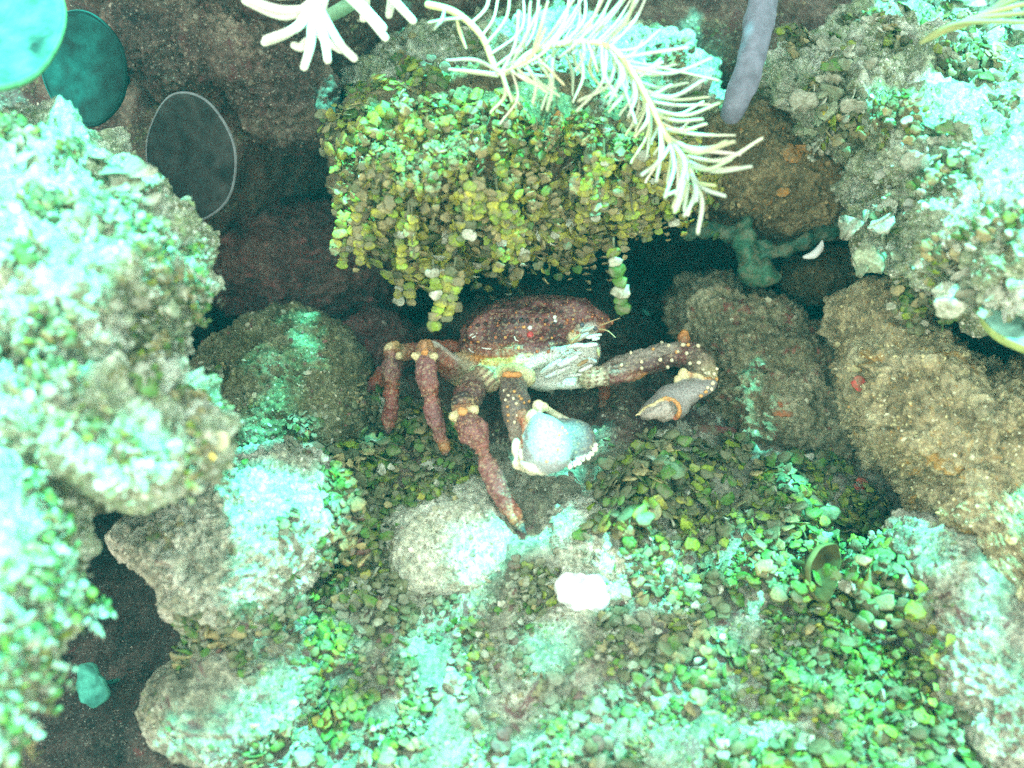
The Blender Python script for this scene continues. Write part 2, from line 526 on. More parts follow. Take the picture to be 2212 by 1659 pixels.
rock('reef_rock', 'large sunlit turquoise slope of rock above the dark triangular hole',
     [(1690, 120), (1900, -60), (2320, -120), (2320, 740), (2110, 722), (2020, 700), (1950, 640), (1905, 560), (1900, 430), (1880, 310), (1790, 225)],
     1.0, .13, 'white', 7, 1.2, 22, lean=1.0)
rock('reef_rock', 'golden brown turf boulder under the dark triangular hole',
     [(1878, 610), (1950, 625), (2010, 700), (2040, 790), (2150, 815), (2320, 850), (2320, 1500), (2212, 1450), (2100, 1330), (2000, 1150), (1965, 1020), (1900, 900), (1880, 750)],
     .98, .10, 'gold', 7, 1.8, 23, lean=.45)
rock('reef_rock', 'grey pink rock ridge running down beside the green algae bed',
     [(1965, 1150), (2050, 1130), (2212, 1270), (2320, 1400), (2320, 1760), (2160, 1700), (2040, 1500), (1980, 1300)],
     .88, .07, 'ground', 7, 1.2, 24, lean=.4)
rock('reef_rock', 'small reddish lobe of rock under the green sponge band',
     [(1690, 600), (1750, 560), (1830, 545), (1850, 590), (1790, 640), (1710, 638)], 1.25, .05, 'orange', 6, .8, 25)
rock('reef_rock', 'dark maroon rock under the grey round plate, behind the hanging algae',
     [(440, 560), (520, 465), (680, 440), (830, 520), (890, 630), (800, 685), (650, 675), (500, 660)],
     1.36, .09, 'maroon', 7, 1, 26)
rock('reef_rock', 'small reddish brown rock just behind the crab\'s rear legs',
     [(735, 740), (790, 690), (870, 700), (900, 760), (850, 820), (770, 810)], 1.25, .06, 'maroon', 6, 1, 27)
rock('reef_rock', 'rough grey brown rock spur beside the white branching coral',
     [(230, 20), (420, -60), (560, 60), (690, 170), (700, 300), (600, 300), (500, 200), (330, 160), (250, 110)],
     1.14, .08, 'wall', 7, 1.2, 28)
rock('reef_rock', 'low grey rock with red crust in front of the crab, right of the front leg',
     [(1150, 1120), (1260, 1070), (1400, 1090), (1470, 1180), (1420, 1270), (1280, 1290), (1180, 1230)],
     .965, .06, 'pale', 6, 1, 29, lean=.5)

# ------------------------------------------------------------------ crab
BROWN, MAROON, GREYB = (.105, .045, .035), (.085, .026, .024), (.125, .085, .075)
ORANGE, CREAM, PALE = (.50, .20, .05), (.60, .47, .25), (.62, .58, .50)
RUST = (.30, .09, .04)
U = .4 * PXM                         # one crab-sketch unit at one metre

src = Bag()
def limb(pts, cols, belly=None, n=7, seg=14):
    """pts: (x, y, d, radius in sketch units)"""
    pp = [Zp(x, y, d) for x, y, d, r in pts]
    rr = [r * U * d for x, y, d, r in pts]
    v, f = tube(pp, rr, seg, n)
    ctr = np.array([p[:] for p in pp])
    dd = np.linalg.norm(v[:, None] - ctr[None], axis=2)
    w = 1 / (dd + .002) ** 4
    w /= w.sum(1)[:, None]
    c = w @ np.array(cols)
    if belly is not None:
        nn = vnormals(v, f)
        k = np.clip((-nn[:, 2] - .35) * 2.5, 0, 1)[:, None]
        c = c * (1 - k) + np.array(belly) * k
    src.add(v, f, c)

def blob(pts, d, thick, col, sub=5, power=2.2, belly=None, colf=None):
    v, f, c0 = star(pts, d, thick, sub, power, grid=Zp)
    c = np.tile(np.array(col, float), (len(v), 1))
    if colf is not None: c = colf(v, c0, c)
    src.add(v, f, c)

def ball(x, y, d, r, col, sq=(1, 1, 1), sub=3):
    v, f = ico(sub)
    p = np.array(Zp(x, y, d)[:])
    w = v * np.array(sq) * r * U * d
    src.add(p + w @ AX, f, col)

def shell_col(v, c0, c):
    z = (v - c0) @ AX[1] / (U * 1.05)
    x = (v - c0) @ AX[0] / (U * 1.05)
    k = np.clip((-z - 135 + .06 * x) / 45, 0, 1)[:, None]
    c = c * (1 - k) + np.array((.42, .22, .09)) * k
    q = fbm(v, 55, 3, 41)[:, None]
    return np.clip(c * (1 + 1.1 * q) + np.clip(q - .12, 0, 1) * np.array((.25, .12, .05)), .01, 1)

# carapace: a low dome, its snout to the right
blob([(640, 440), (650, 395), (690, 340), (740, 300), (820, 262), (940, 238), (1040, 220), (1150, 222), (1250, 235), (1340, 262), (1395, 308), (1450, 345),
      (1475, 375), (1440, 420), (1330, 430), (1260, 500), (1180, 540), (1000, 585), (860, 585), (720, 560), (650, 510)],
     1.075, .062, MAROON, 6, 2.1, colf=shell_col)
ball(1210, 330, 1.03, 130, MAROON, (1.15, .75, .35))
ball(900, 400, 1.03, 200, MAROON, (1.1, .6, .25))
limb([(670, 500, 1.05, 36), (780, 520, 1.03, 44), (900, 520, 1.02, 44), (1010, 510, 1.02, 44), (1120, 480, 1.022, 44), (1200, 440, 1.03, 36)], [MAROON, (.22, .09, .05), (.26, .10, .045), (.17, .06, .05), MAROON, MAROON])
# lower margin ridge and pale underside
limb([(650, 540, 1.04, 26), (780, 575, 1.018, 28), (900, 580, 1.012, 26), (1010, 560, 1.012, 28)], [(.40, .25, .12), ORANGE, ORANGE, CREAM])
blob([(640, 590), (760, 605), (950, 610), (1100, 540), (1230, 490), (1340, 440), (1400, 470), (1400, 560), (1330, 640), (1200, 690), (1000, 690), (880, 660), (760, 650), (650, 620)],
     1.07, .05, PALE, 5, 2.2)
limb([(620, 560, 1.045, 42), (700, 600, 1.03, 46), (780, 625, 1.02, 44), (860, 640, 1.01, 40)], [(.34, .27, .17)] * 4)
limb([(1000, 590, 1.015, 40), (1120, 550, 1.01, 46), (1220, 520, 1.015, 40)], [PALE] * 3)
limb([(1010, 680, 1.03, 22), (1120, 690, 1.03, 36), (1250, 680, 1.035, 40), (1330, 660, 1.04, 46)], [PALE] * 4)
limb([(1240, 440, 1.03, 40), (1320, 400, 1.03, 40), (1400, 380, 1.04, 30)], [CREAM, PALE, RUST])

# front walking leg
limb([(740, 650, 1.015, 62), (715, 700, .995, 70), (690, 750, .975, 72), (665, 800, .96, 66)], [CREAM, (.2, .12, .09), BROWN, BROWN])
limb([(800, 690, 1.01, 48), (770, 660, 1.01, 52)], [CREAM, CREAM])
limb([(665, 815, .958, 68), (660, 850, .953, 62)], [(.42, .22, .10), CREAM], seg=16)
limb([(665, 850, .945, 62), (680, 900, .935, 66), (715, 960, .93, 78), (745, 1010, .93, 64), (764, 1062, .93, 36)], [(.40, .16, .07), BROWN, (.19, .09, .075), (.17, .075, .06), RUST])
limb([(765, 1065, .93, 34), (792, 1125, .928, 54), (830, 1220, .925, 52), (885, 1320, .925, 50), (930, 1400, .925, 44), (950, 1430, .925, 38)], [RUST, (.2, .09, .07), (.19, .085, .07), (.17, .07, .055), (.22, .08, .05), ORANGE])
limb([(945, 1420, .925, 40), (975, 1470, .925, 26), (1003, 1506, .926, 7)], [(.10, .09, .08), (.05, .08, .08), (.05, .08, .08)])
ball(718, 830, .935, 30, CREAM); ball(608, 868, .935, 30, CREAM)
ball(655, 838, .905, 26, (.55, .25, .08), (1.2, 1, .6))
# second walking leg
limb([(655, 650, 1.05, 66), (600, 610, 1.04, 66), (545, 555, 1.03, 58), (495, 510, 1.02, 52), (455, 500, 1.01, 48)], [CREAM, BROWN, RUST, BROWN, (.36, .18, .08)], belly=PALE)
limb([(455, 495, 1.0, 48), (452, 560, .99, 52), (458, 620, .985, 62), (470, 690, .985, 60), (480, 745, .985, 32)], [(.40, .18, .07), (.19, .085, .07), (.18, .075, .065), (.17, .08, .07), RUST])
limb([(482, 750, .985, 32), (495, 810, .985, 50), (515, 890, .988, 47), (540, 970, .99, 42), (560, 1040, .99, 34), (572, 1070, .99, 16)], [RUST, (.19, .08, .07), (.2, .085, .075), (.17, .06, .045), ORANGE, (.06, .06, .06)])
ball(398, 540, .985, 22, CREAM); ball(505, 538, .985, 24, CREAM); ball(450, 520, .955, 20, ORANGE, (1.1, 1.1, .6)); ball(452, 478, .99, 22, (.42, .2, .09), (.8, 1.1, 1))
# third walking leg
limb([(620, 500, 1.09, 48), (520, 492, 1.085, 42), (430, 500, 1.08, 40), (340, 520, 1.07, 46), (285, 510, 1.06, 42)], [RUST, RUST, BROWN, RUST, CREAM])
limb([(280, 505, 1.055, 46), (265, 570, 1.05, 50), (268, 640, 1.045, 54), (275, 700, 1.045, 36)], [(.38, .17, .07), MAROON, BROWN, RUST])
limb([(272, 700, 1.045, 36), (265, 780, 1.045, 46), (258, 860, 1.045, 42), (255, 920, 1.045, 32), (250, 955, 1.045, 14)], [RUST, (.2, .06, .045), (.18, .05, .04), RUST, (.06, .04, .04)])
ball(316, 540, 1.035, 24, CREAM); ball(258, 490, 1.05, 20, CREAM); ball(300, 478, 1.05, 22, (.4, .25, .1))
# rear leg folded away behind, and one far leg seen under the body
limb([(330, 560, 1.12, 40), (250, 620, 1.11, 44), (190, 680, 1.10, 46), (135, 735, 1.09, 34)], [MAROON, (.17, .045, .04), RUST, (.12, .03, .03)])
limb([(1400, 650, 1.13, 36), (1425, 760, 1.11, 34), (1425, 880, 1.075, 36), (1430, 930, 1.07, 22)], [BROWN, RUST, (.28, .11, .05), (.5, .45, .38)])
# dark seams at the joints and the banded cream bases of the limbs
DK = (.035, .018, .016)
for a, b in (((755, 1050, .93, 42), (768, 1064, .93, 42)), ((474, 738, .985, 38), (484, 748, .985, 38)), ((277, 690, 1.045, 42), (272, 702, 1.045, 42)), ((655, 790, .955, 68), (655, 800, .955, 69))):
    limb([a, b], [DK, DK], n=2)
for k in range(5):
    limb([(758 + 13 * k, 640 + 12 * k, 1.0, 50 - 2 * k), (763 + 13 * k, 645 + 12 * k, 1.0, 50 - 2 * k)], [(.62, .5, .28) if k % 2 else (.2, .11, .06)] * 2, n=2)
    limb([(1330 + 22 * k, 655 - 2 * k, 1.03, 60 - k), (1338 + 22 * k, 655 - 2 * k, 1.03, 60 - k)], [(.6, .5, .34) if k % 2 else (.22, .12, .07)] * 2, n=2)
# far claw arm reaching right
limb([(1290, 650, 1.04, 58), (1340, 655, 1.03, 58), (1385, 652, 1.03, 54), (1420, 645, 1.03, 56)], [PALE, CREAM, PALE, CREAM])
limb([(1430, 640, 1.03, 54), (1500, 640, 1.025, 54), (1570, 625, 1.025, 50), (1610, 622, 1.03, 40)], [(.22, .12, .08), BROWN, (.25, .12, .07), ORANGE], belly=(.45, .38, .32))
limb([(1480, 605, 1.03, 58), (1560, 588, 1.025, 68), (1660, 565, 1.03, 76), (1760, 540, 1.04, 76), (1830, 535, 1.04, 66)], [(.09, .05, .04), (.10, .056, .046), (.10, .054, .046), (.10, .052, .044), (.15, .065, .045)], belly=(.30, .23, .19))
limb([(1850, 530, 1.035, 62), (1895, 540, 1.03, 74), (1935, 580, 1.025, 80), (1965, 630, 1.02, 66), (1985, 660, 1.015, 46)], [(.15, .06, .04), (.09, .052, .045), (.09, .055, .045), (.11, .065, .05), CREAM])
limb([(1855, 500, 1.04, 38), (1850, 440, 1.045, 34), (1855, 415, 1.045, 22)], [(.2, .08, .05), (.36, .12, .05), ORANGE])
ball(1850, 640, 1.0, 34, CREAM, (1, 1.2, .8)); ball(1815, 665, .998, 22, CREAM)
limb([(1870, 630, 1.0, 14), (1930, 650, .995, 16), (1990, 668, .995, 18)], [(.4, .12, .05), CREAM, ORANGE], seg=8)
blob([(1800, 690), (1870, 668), (1960, 676), (2020, 655), (2036, 690), (1995, 740), (1930, 770), (1880, 810), (1840, 872), (1790, 882), (1690, 874), (1586, 866), (1625, 815), (1690, 755)],
     1.0, .020, (.26, .22, .205), 5, 2.4)
blob([(1690, 812), (1752, 772), (1795, 790), (1812, 830), (1795, 872), (1700, 876), (1605, 868)], .983, .012, (.34, .27, .23), 5, 2.3)
limb([(1588, 864, .985, 6), (1640, 825, .982, 11), (1700, 795, .978, 13), (1750, 762, .974, 13)], [CREAM, (.6, .45, .2), CREAM, (.55, .36, .14)], seg=8)
limb([(1750, 762, .974, 10), (1790, 775, .972, 13), (1818, 805, .97, 13), (1824, 845, .97, 15), (1805, 880, .975, 12)], [ORANGE, (.55, .27, .1), ORANGE, ORANGE, RUST], seg=8)
# near claw
limb([(870, 650, 1.01, 62), (930, 650, 1.0, 72), (990, 655, 1.0, 62)], [CREAM, (.5, .27, .09), CREAM])
ball(925, 640, .955, 40, ORANGE, (1.5, .5, .6))
limb([(925, 690, .99, 72), (930, 750, .97, 78), (945, 820, .955, 82), (960, 900, .945, 74), (965, 970, .94, 56)], [(.24, .14, .10), GREYB, GREYB, (.19, .14, .12), (.3, .22, .16)])
limb([(985, 860, .93, 40), (1010, 910, .92, 36), (1000, 970, .915, 30), (985, 1020, .91, 22)], [(.34, .2, .12), (.45, .10, .05), (.42, .09, .045), RUST])
ball(1030, 870, .915, 36, CREAM, (1, 1.2, .8)); ball(1062, 815, .925, 36, (.62, .5, .32), (1, 1.1, .8)); ball(1100, 815, .925, 26, CREAM)
ball(946, 1035, .92, 38, (.7, .63, .48), (.8, 1.5, .8)); ball(978, 1075, .91, 30, (.72, .66, .5), (.9, 1.2, .8)); ball(958, 1120, .92, 40, (.68, .58, .4), (1, .9, .8)); ball(1000, 1130, .915, 42, (.62, .52, .36))
limb([(1075, 805, .935, 24), (1130, 840, .937, 22), (1190, 872, .942, 21), (1250, 902, .945, 18), (1300, 925, .945, 10)], [CREAM, (.52, .46, .30), (.50, .45, .31), (.42, .36, .24), (.25, .23, .21)])
blob([(1150, 880), (1210, 885), (1290, 885), (1345, 920), (1372, 985), (1372, 1045), (1335, 1095), (1290, 1125), (1240, 1145), (1190, 1100), (1170, 980)],
     .939, .019, (.15, .145, .15), 5, 2.3)
limb([(1370, 1005, .935, 7), (1358, 1036, .932, 9), (1338, 1062, .928, 10), (1305, 1088, .924, 11), (1265, 1110, .92, 12), (1225, 1130, .912, 10)], [CREAM, (.62, .55, .42), (.66, .6, .48), (.66, .6, .48), (.62, .54, .4), CREAM], seg=10)
blob([(1008, 910), (1055, 848), (1125, 862), (1190, 905), (1232, 985), (1246, 1050), (1226, 1120), (1160, 1166), (1085, 1172), (1015, 1132), (982, 1060), (990, 980)],
     .913, .032, (.34, .33, .33), 5, 2.7)
blob([(1000, 1110), (1060, 1150), (1130, 1174), (1060, 1176), (990, 1150), (960, 1100)], .905, .018, (.62, .54, .40), 4, 2)

sv, sf, scol = np.vstack(src.v), np.vstack(src.f), np.vstack(src.c)
tmp = link('crab_tmp', mesh_np('crab_tmp', sv, sf))
md = tmp.modifiers.new('r', 'REMESH')
md.mode = 'VOXEL'
md.voxel_size = .00125
dg = bpy.context.evaluated_depsgraph_get()
ev = tmp.evaluated_get(dg)
me = ev.to_mesh()
nv = len(me.vertices)
bv = np.empty(nv * 3, np.float32); me.vertices.foreach_get('co', bv); bv = bv.reshape(-1, 3).astype(float)
me.calc_loop_triangles()
bf = np.empty(len(me.loop_triangles) * 3, np.int32); me.loop_triangles.foreach_get('vertices', bf); bf = bf.reshape(-1, 3)
ev.to_mesh_clear()
bpy.data.objects.remove(tmp)
# soften the joints where the shapes meet
e = np.unique(np.sort(np.vstack([bf[:, [0, 1]], bf[:, [1, 2]], bf[:, [2, 0]]]), 1), axis=0)
deg = np.bincount(e.ravel(), minlength=nv)[:, None]
for it in range(3):
    acc = np.zeros_like(bv)
    np.add.at(acc, e[:, 0], bv[e[:, 1]]); np.add.at(acc, e[:, 1], bv[e[:, 0]])
    bv = .5 * bv + .5 * acc / deg
kd = kdtree.KDTree(len(sv))
for i, p in enumerate(sv): kd.insert(p, i)
kd.balance()
bc = np.empty((nv, 3))
for i in range(nv):
    s, w = np.zeros(3), 0
    for co, j, dd in kd.find_n(bv[i], 3):
        k = 1 / (dd + .0006) ** 2
        s += scol[j] * k; w += k
    bc[i] = s / w
bn = vnormals(bv, bf)
shellm = np.clip((.14 - bc.mean(1)) * 25, 0, 1)
bv += bn * (fbm(bv, 38, 3, 59, .55) * .0048 * shellm)[:, None]
sm = np.clip((bc.max(1) - bc.min(1) - .055) * 25, .18, 1) * np.clip(1.6 - bc.max(1) * 2, .3, 1)    # claws are smooth, shell and legs knobbly
bv += bn * ((fbm(bv, 100, 4, 50, .6) * .0032 + fbm(bv, 420, 2, 51) * .0008) * sm)[:, None]
bl = np.clip((fbm(bv, 34, 3, 58) - .04) * 3, 0, .55)[:, None]
bl = bl * ((bc[:, 0] > 1.8 * bc[:, 1]) & (bc.mean(1) < .12))[:, None]
bc = bc * (1 - bl) + np.array((.21, .085, .065)) * bl
warm = ((bc[:, 0] > 1.8 * bc[:, 1]) & (bc.mean(1) < .15))[:, None]
bc = np.where(warm, bc * np.array((1.12, .98, 1.15)) + fbm(bv, 45, 3, 57)[:, None] * .05, bc).clip(.012, 1)
sp = fbm(bv, 330, 3, 52)                    # pale crust speckle on the darker shell
dark = (bc.mean(1) < .2)
k = np.clip((sp - .16) * 7, 0, 1)[:, None] * dark[:, None]
bc = bc * (1 - .6 * k) + np.array((.40, .30, .18)) * .6 * k

crab = bpy.data.objects.new('crab', None)
COL.objects.link(crab)
crab.location = Vector((0, 0, 0)) + Zp(950, 1000, .98)
tag(crab, 'large red brown reef crab with knobbly claws standing under the algae ledge', 'crab')
def cpart(name, me, parent=crab):
    o = link(name, me, parent)
    wp = parent.matrix_world if parent.type == 'EMPTY' else None
    return o
CO = np.array(crab.location[:])
cpart('body', mesh_np('crab_body', bv - CO, bf, [M['shell']], bc))
cbvh = BVHTree.FromPolygons([tuple(p) for p in bv], [tuple(int(q) for q in t) for t in bf])

def onto(bvh, x, y, grid=Zp):
    d = (grid(x, y, 1) - CAM).normalized()
    return bvh.ray_cast(CAM, d)

knob, knobs = Bag(), []
def bump(x, y, r, col):
    loc, nor, idx, dist = onto(cbvh, x, y)
    if loc is None or dist > 1.35: return
    v, f = ico(2)
    r *= 1.2
    p = np.array((loc + nor * r * U * .6)[:]) - CO
    v = v * np.array([random.uniform(.8, 1.15) for _ in range(3)])
    if r > 5 and len(knobs) < 100:
        b = Bag(); b.add(v * r * U, f, col)
        o = link('tubercle', b.mesh('crab_tubercle', [M['shell']]), crab)
        o.location = p
        knobs.append(o)
    else:
        knob.add(v * r * U + p, f, col)
KO, KC = (.62, .30, .09), (.72, .60, .40)
for x, y in [(1480, 527), (1533, 510), (1562, 528), (1587, 497), (1683, 466), (1733, 472), (1765, 486), (1735, 443), (1682, 505), (1617, 567), (1718, 562), (1782, 564), (1757, 597), (1619, 603),
             (1812, 520), (1818, 518), (1865, 529), (1923, 465), (1925, 491), (1928, 577), (1887, 580), (1958, 620), (1968, 634), (1985, 635), (1893, 455), (1850, 484), (1875, 483), (2000, 520),
             (2025, 613), (2010, 640), (2002, 690), (1995, 718), (1965, 732), (1938, 753), (1975, 712), (2020, 665), (1510, 590)]:
    bump(x, y, random.uniform(8.5, 12), random.choice([KO, KC, KC]))
for x, y in [(880, 730), (935, 735), (905, 755), (960, 760), (930, 772), (970, 775), (890, 780), (900, 815), (945, 800), (985, 795), (905, 860), (950, 862), (905, 890), (940, 900), (1025, 745), (1010, 790),
             (1105, 940), (1190, 930), (1205, 945), (1175, 965), (1195, 1010), (1150, 1000), (1078, 1030), (1110, 1105), (1165, 1090), (1130, 905), (1215, 960), (1170, 1040)]:
    bump(x, y, random.uniform(5.5, 8), random.choice([KO, KC, KC]))
for x, y in [(1365, 1020), (1360, 1038), (1345, 1062), (1325, 1082), (1300, 1098), (1275, 1112), (1250, 1124), (1232, 1132)]:
    bump(x, y, random.choice([9, 11, 13, 15]), (.72, .66, .54))
for x, y in [(668, 380), (700, 385), (845, 378), (940, 385), (985, 385), (1100, 370), (1218, 348), (1300, 342), (1250, 340), (1215, 362), (835, 438), (885, 438), (1078, 445), (1136, 447), (740, 462), (670, 455), (700, 470), (680, 487),
             (865, 485), (960, 500), (1250, 405), (1275, 415), (1440, 345), (1455, 360), (1470, 385), (1465, 410), (1455, 430), (1470, 445), (1405, 340), (1350, 330), (1060, 520), (1120, 520)]:
    bump(x, y, random.uniform(6, 9), random.choice([KO, (.42, .13, .05), (.42, .13, .05)]))
for x in range(690, 1240, 46):
    bump(x + random.uniform(-12, 12), 378 - 25 * math.sin((x - 650) / 190) + random.uniform(-10, 10), random.uniform(8, 12), (.045, .018, .018))
    bump(x + random.uniform(-12, 12), 430 + random.uniform(-14, 14), random.uniform(6, 10), (.20, .05, .04))
    bump(x + random.uniform(-12, 12), 320 - 40 * math.sin((x - 650) / 190) + random.uniform(-14, 14), random.uniform(6, 9), (.06, .022, .02))
for i in range(60):
    bump(random.uniform(650, 1440), random.uniform(250, 540), random.uniform(4.2, 6.5), random.choice([(.30, .08, .05), (.20, .06, .045), (.40, .16, .07)]))
for i in range(60):
    bump(random.choice([random.uniform(220, 320), random.uniform(400, 560), random.uniform(620, 780)]), random.uniform(540, 1000), random.uniform(3, 4.8), random.choice([(.36, .14, .07), (.45, .26, .13)]))
for i in range(230):
    bump(random.uniform(650, 1440), random.uniform(235, 560), random.uniform(2.2, 4.2), random.choice([(.34, .12, .06), (.45, .22, .1), (.25, .09, .06)]))
for i in range(45):
    bump(random.uniform(620, 780), random.uniform(870, 1060), random.uniform(2.2, 3.6), (.48, .24, .12))
cpart('granules', knob.mesh('crab_granules', [M['shell']]))['kind'] = 'stuff'

# face: eye, antennae and the pale plates of the mouth
def single(name, v, f, col, mat='shell'):
    b = Bag(); b.add(v, f, col)
    return b.mesh(name, [M[mat]])
def plate(x0, y0, x1, y1, d0, d1, r, col, flat=.55):
    a, b = np.array(Zp(x0, y0, d0)[:]), np.array(Zp(x1, y1, d1)[:])
    v, f = tube([a, .5 * (a + b), b], [r * .7 * U, r * U, r * .6 * U], 10, 4)
    return v - CO, f
m_eye = M['eye'] = tone_mat('crab eye', .15, .1, 200, .05, .6)
for (x, y, d) in [(1372, 392, 1.003), (1300, 372, 1.0)]:
    v, f = ico(3)
    eo = cpart('eye', single('crab_eye', v * 13 * U + np.array(Zp(x, y, d)[:]) - CO, f, (.08, .08, .10), 'eye'))
    v, f = plate(x - 28, y + 14, x, y, d + .012, d, 15, PALE)
    so = link('eyestalk', single('crab_eyestalk', v, f, (.5, .42, .32)), eo)
W1, W2, TAN = (.56, .54, .49), (.40, .37, .32), (.30, .17, .07)
for (x0, y0, x1, y1, d0, d1, r, c) in [
        (1085, 630, 1180, 565, 1.0, .985, 24, W1), (1110, 655, 1230, 600, .998, .985, 24, W1), (1180, 590, 1270, 545, .985, .98, 28, W1), (1225, 545, 1290, 525, .985, .985, 24, W2),
        (1225, 490, 1300, 480, .99, .985, 20, W1), (1300, 488, 1375, 478, .985, .985, 18, W1), (1250, 455, 1330, 420, .99, .985, 16, W2), (1330, 440, 1400, 425, .985, .99, 16, W1), (1300, 410, 1360, 385, .99, .985, 14, W2),
        (1240, 470, 1290, 425, .985, .985, 12, TAN), (1360, 450, 1390, 445, .985, .985, 13, W1), (1310, 560, 1370, 570, .98, .985, 20, W2), (1290, 620, 1350, 590, .98, .985, 18, W1), (1280, 590, 1330, 560, .975, .98, 14, TAN),
        (1385, 500, 1390, 540, .985, .985, 12, TAN), (1210, 650, 1290, 640, .995, .985, 16, W1)]:
    v, f = plate(x0, y0, x1, y1, d0, d1, r * .8, c)
    cpart('mouth_plate', single('crab_mouth_plate', v, f, c))
for a in ([(1400, 375, .995), (1450, 355, .985), (1505, 335, .975)], [(1395, 395, .99), (1440, 405, .98), (1480, 440, .975)]):
    v, f = tube([Zp(*q) for q in a], [5 * U, 3.4 * U, 1.4 * U], 8, 5)
    cpart('antenna', single('crab_antenna', v - CO, f, (.5, .32, .16)))
for (x, y, r, c) in [(1018, 388, 13, (.75, .72, .68)), (1020, 425, 19, (.5, .05, .05)), (1152, 330, 12, (.7, .68, .62)), (1155, 352, 10, (.7, .68, .62))]:
    loc, nor, idx, dist = onto(cbvh, x, y)
    v, f = ico(3)
    o = cpart('barnacle', single('crab_barnacle', v * r * U + np.array(loc[:]) - CO, f, c))
for pts in ([(690, 440), (700, 425), (712, 420)], [(708, 440), (724, 430), (732, 415)], [(760, 495), (785, 500), (812, 500)], [(690, 500), (700, 512), (715, 520)], [(935, 435), (942, 452), (955, 458)]):
    q = [onto(cbvh, x, y)[0] for x, y in pts]
    v, f = tube([p + Vector((0, -.001, 0)) for p in q], [4 * U, 4 * U, 3.4 * U], 7, 5)
    cpart('worm_tube', single('crab_worm_tube', v - CO, f, (.72, .68, .62)))

# ------------------------------------------------------------------ plate sponges
def dish(name, label, x, y, d, rx, ry, tilt, turn, col, rimcol, cup=.18, th=.006, roll=0, cat='plate sponge', wob=.02, group=None, back=.09):
    """a shallow round plate on a short stalk, its face towards local +z"""
    root = bpy.data.objects.new(name, None)
    COL.objects.link(root)
    A, B = rx * PXM * d, ry * PXM * d
    nr, na = 14, 72
    a = np.arange(na) / na * 2 * math.pi
    wobb = 1 + wob * np.sin(2 * a + x) + wob * .6 * np.sin(3 * a + y) + wob * .35 * np.sin(7 * a)
    prof = [(r, cup * r ** 2 * A, 1) for r in np.linspace(0.001, .965, nr)]
    prof_b = [(r, cup * r ** 2 * A - th, 0) for r in np.linspace(.965, .12, 8)] + [(.10, -back, 0), (.001, -back - .01, 0)]
    def sheet(pr):
        v = np.vstack([np.c_[A * r * np.cos(a) * wobb, B * r * np.sin(a) * wobb, np.full(na, z)] for r, z, _ in pr])
        v[:, 2] += .004 * np.sin(v[:, 0] * 70 + 1) * np.hypot(v[:, 0] / A, v[:, 1] / B)
        f = []
        for i in range(len(pr) - 1):
            for k in range(na):
                p, q = i * na + k, i * na + (k + 1) % na
                f += [(p, p + na, q + na), (p, q + na, q)]
        return v, np.array(f)
    b = Bag()
    v, f = sheet(prof + prof_b)
    c = np.tile(np.array(col, float), (len(v), 1)) * (1 + 1.1 * fbm(v + x, 45, 4, 3, .65)[:, None])
    b.add(v, f, np.clip(c, .01, 1))
    link('blade', b.mesh(name + '_blade', [M['sponge']]), root)
    z = cup * A * .965 ** 2
    ring = [(1.0 + .022 * math.cos(t) - .035, z - th / 2 + th * .62 * math.sin(t), 0) for t in np.linspace(0, 2 * math.pi, 9)]
    v, f = sheet(ring)
    b = Bag(); b.add(v, f, rimcol)
    link('rim', b.mesh(name + '_rim', [M['sponge']]), root)
    root.location = P(x, y, d)
    base = Matrix(((1, 0, 0), (0, UP.y, -FWD.y), (0, UP.z, -FWD.z)))
    root.rotation_euler = (base @ Matrix.Rotation(R(turn), 3, 'Y') @ Matrix.Rotation(R(tilt), 3, 'X') @ Matrix.Rotation(R(roll), 3, 'Z')).to_euler()
    return tag(root, label, cat, group)

dish('plate_sponge', 'smooth round grey brown plate with a thin pale rim, lowest of three on the wall', 413, 342, .985, 106, 137, 14, -8, (.034, .029, .027), (.17, .17, .18), .12, .004, -4)
dish('plate_sponge', 'dark teal round plate half hidden behind the bright corner plate', 182, 150, 1.02, 98, 122, 10, -6, (.008, .040, .036), (.014, .055, .05), .12, .006, 10)
dish('plate_sponge', 'bright turquoise plate cut off by the photo\'s upper left corner', -10, 60, .82, 142, 262, -38, 8, (.06, .14, .115), (.10, .22, .10), .10, .005, 0, back=.03)
dish('plate_sponge', 'pale turquoise plate edge with yellow rim by the dark triangular hole', 2260, 690, .82, 150, 105, -40, -20, (.22, .40, .32), (.36, .42, .14), .05, .008, -38, back=.03)
dish('fan_alga', 'small teal fan shaped blade by the dark crevice at lower left', 205, 1480, .93, 46, 44, -8, -20, (.05, .22, .17), (.08, .3, .22), .25, .004, 20, 'alga', .16, back=.03)
dish('scroll_alga', 'curled brown green scroll in the algae bed beside a red sponge', 1752, 1225, .90, 46, 62, 6, 34, (.085, .085, .03), (.13, .13, .05), .8, .005, 0, 'alga', .06, back=.02)

# ------------------------------------------------------------------ sponges and soft corals
def tubes_obj(name, label, cat, items, mat, noise_amp=.0015, group=None):
    b = Bag()
    for pts, col in items:
        v, f = tube([P(x, y, d) for x, y, d, r in pts], [r * PXM * d for x, y, d, r in pts], 18, 7)
        v = v + vnormals(v, f) * (fbm(v, 60, 3, 71) * noise_amp * 2)[:, None]
        b.add(v, f, col)
    o = link(name, b.mesh(name, [M[mat]]))
    v = np.vstack(b.v)
    recenter(o, Vector(v[np.argmin(v[:, 2])]))
    return tag(o, label, cat, group)

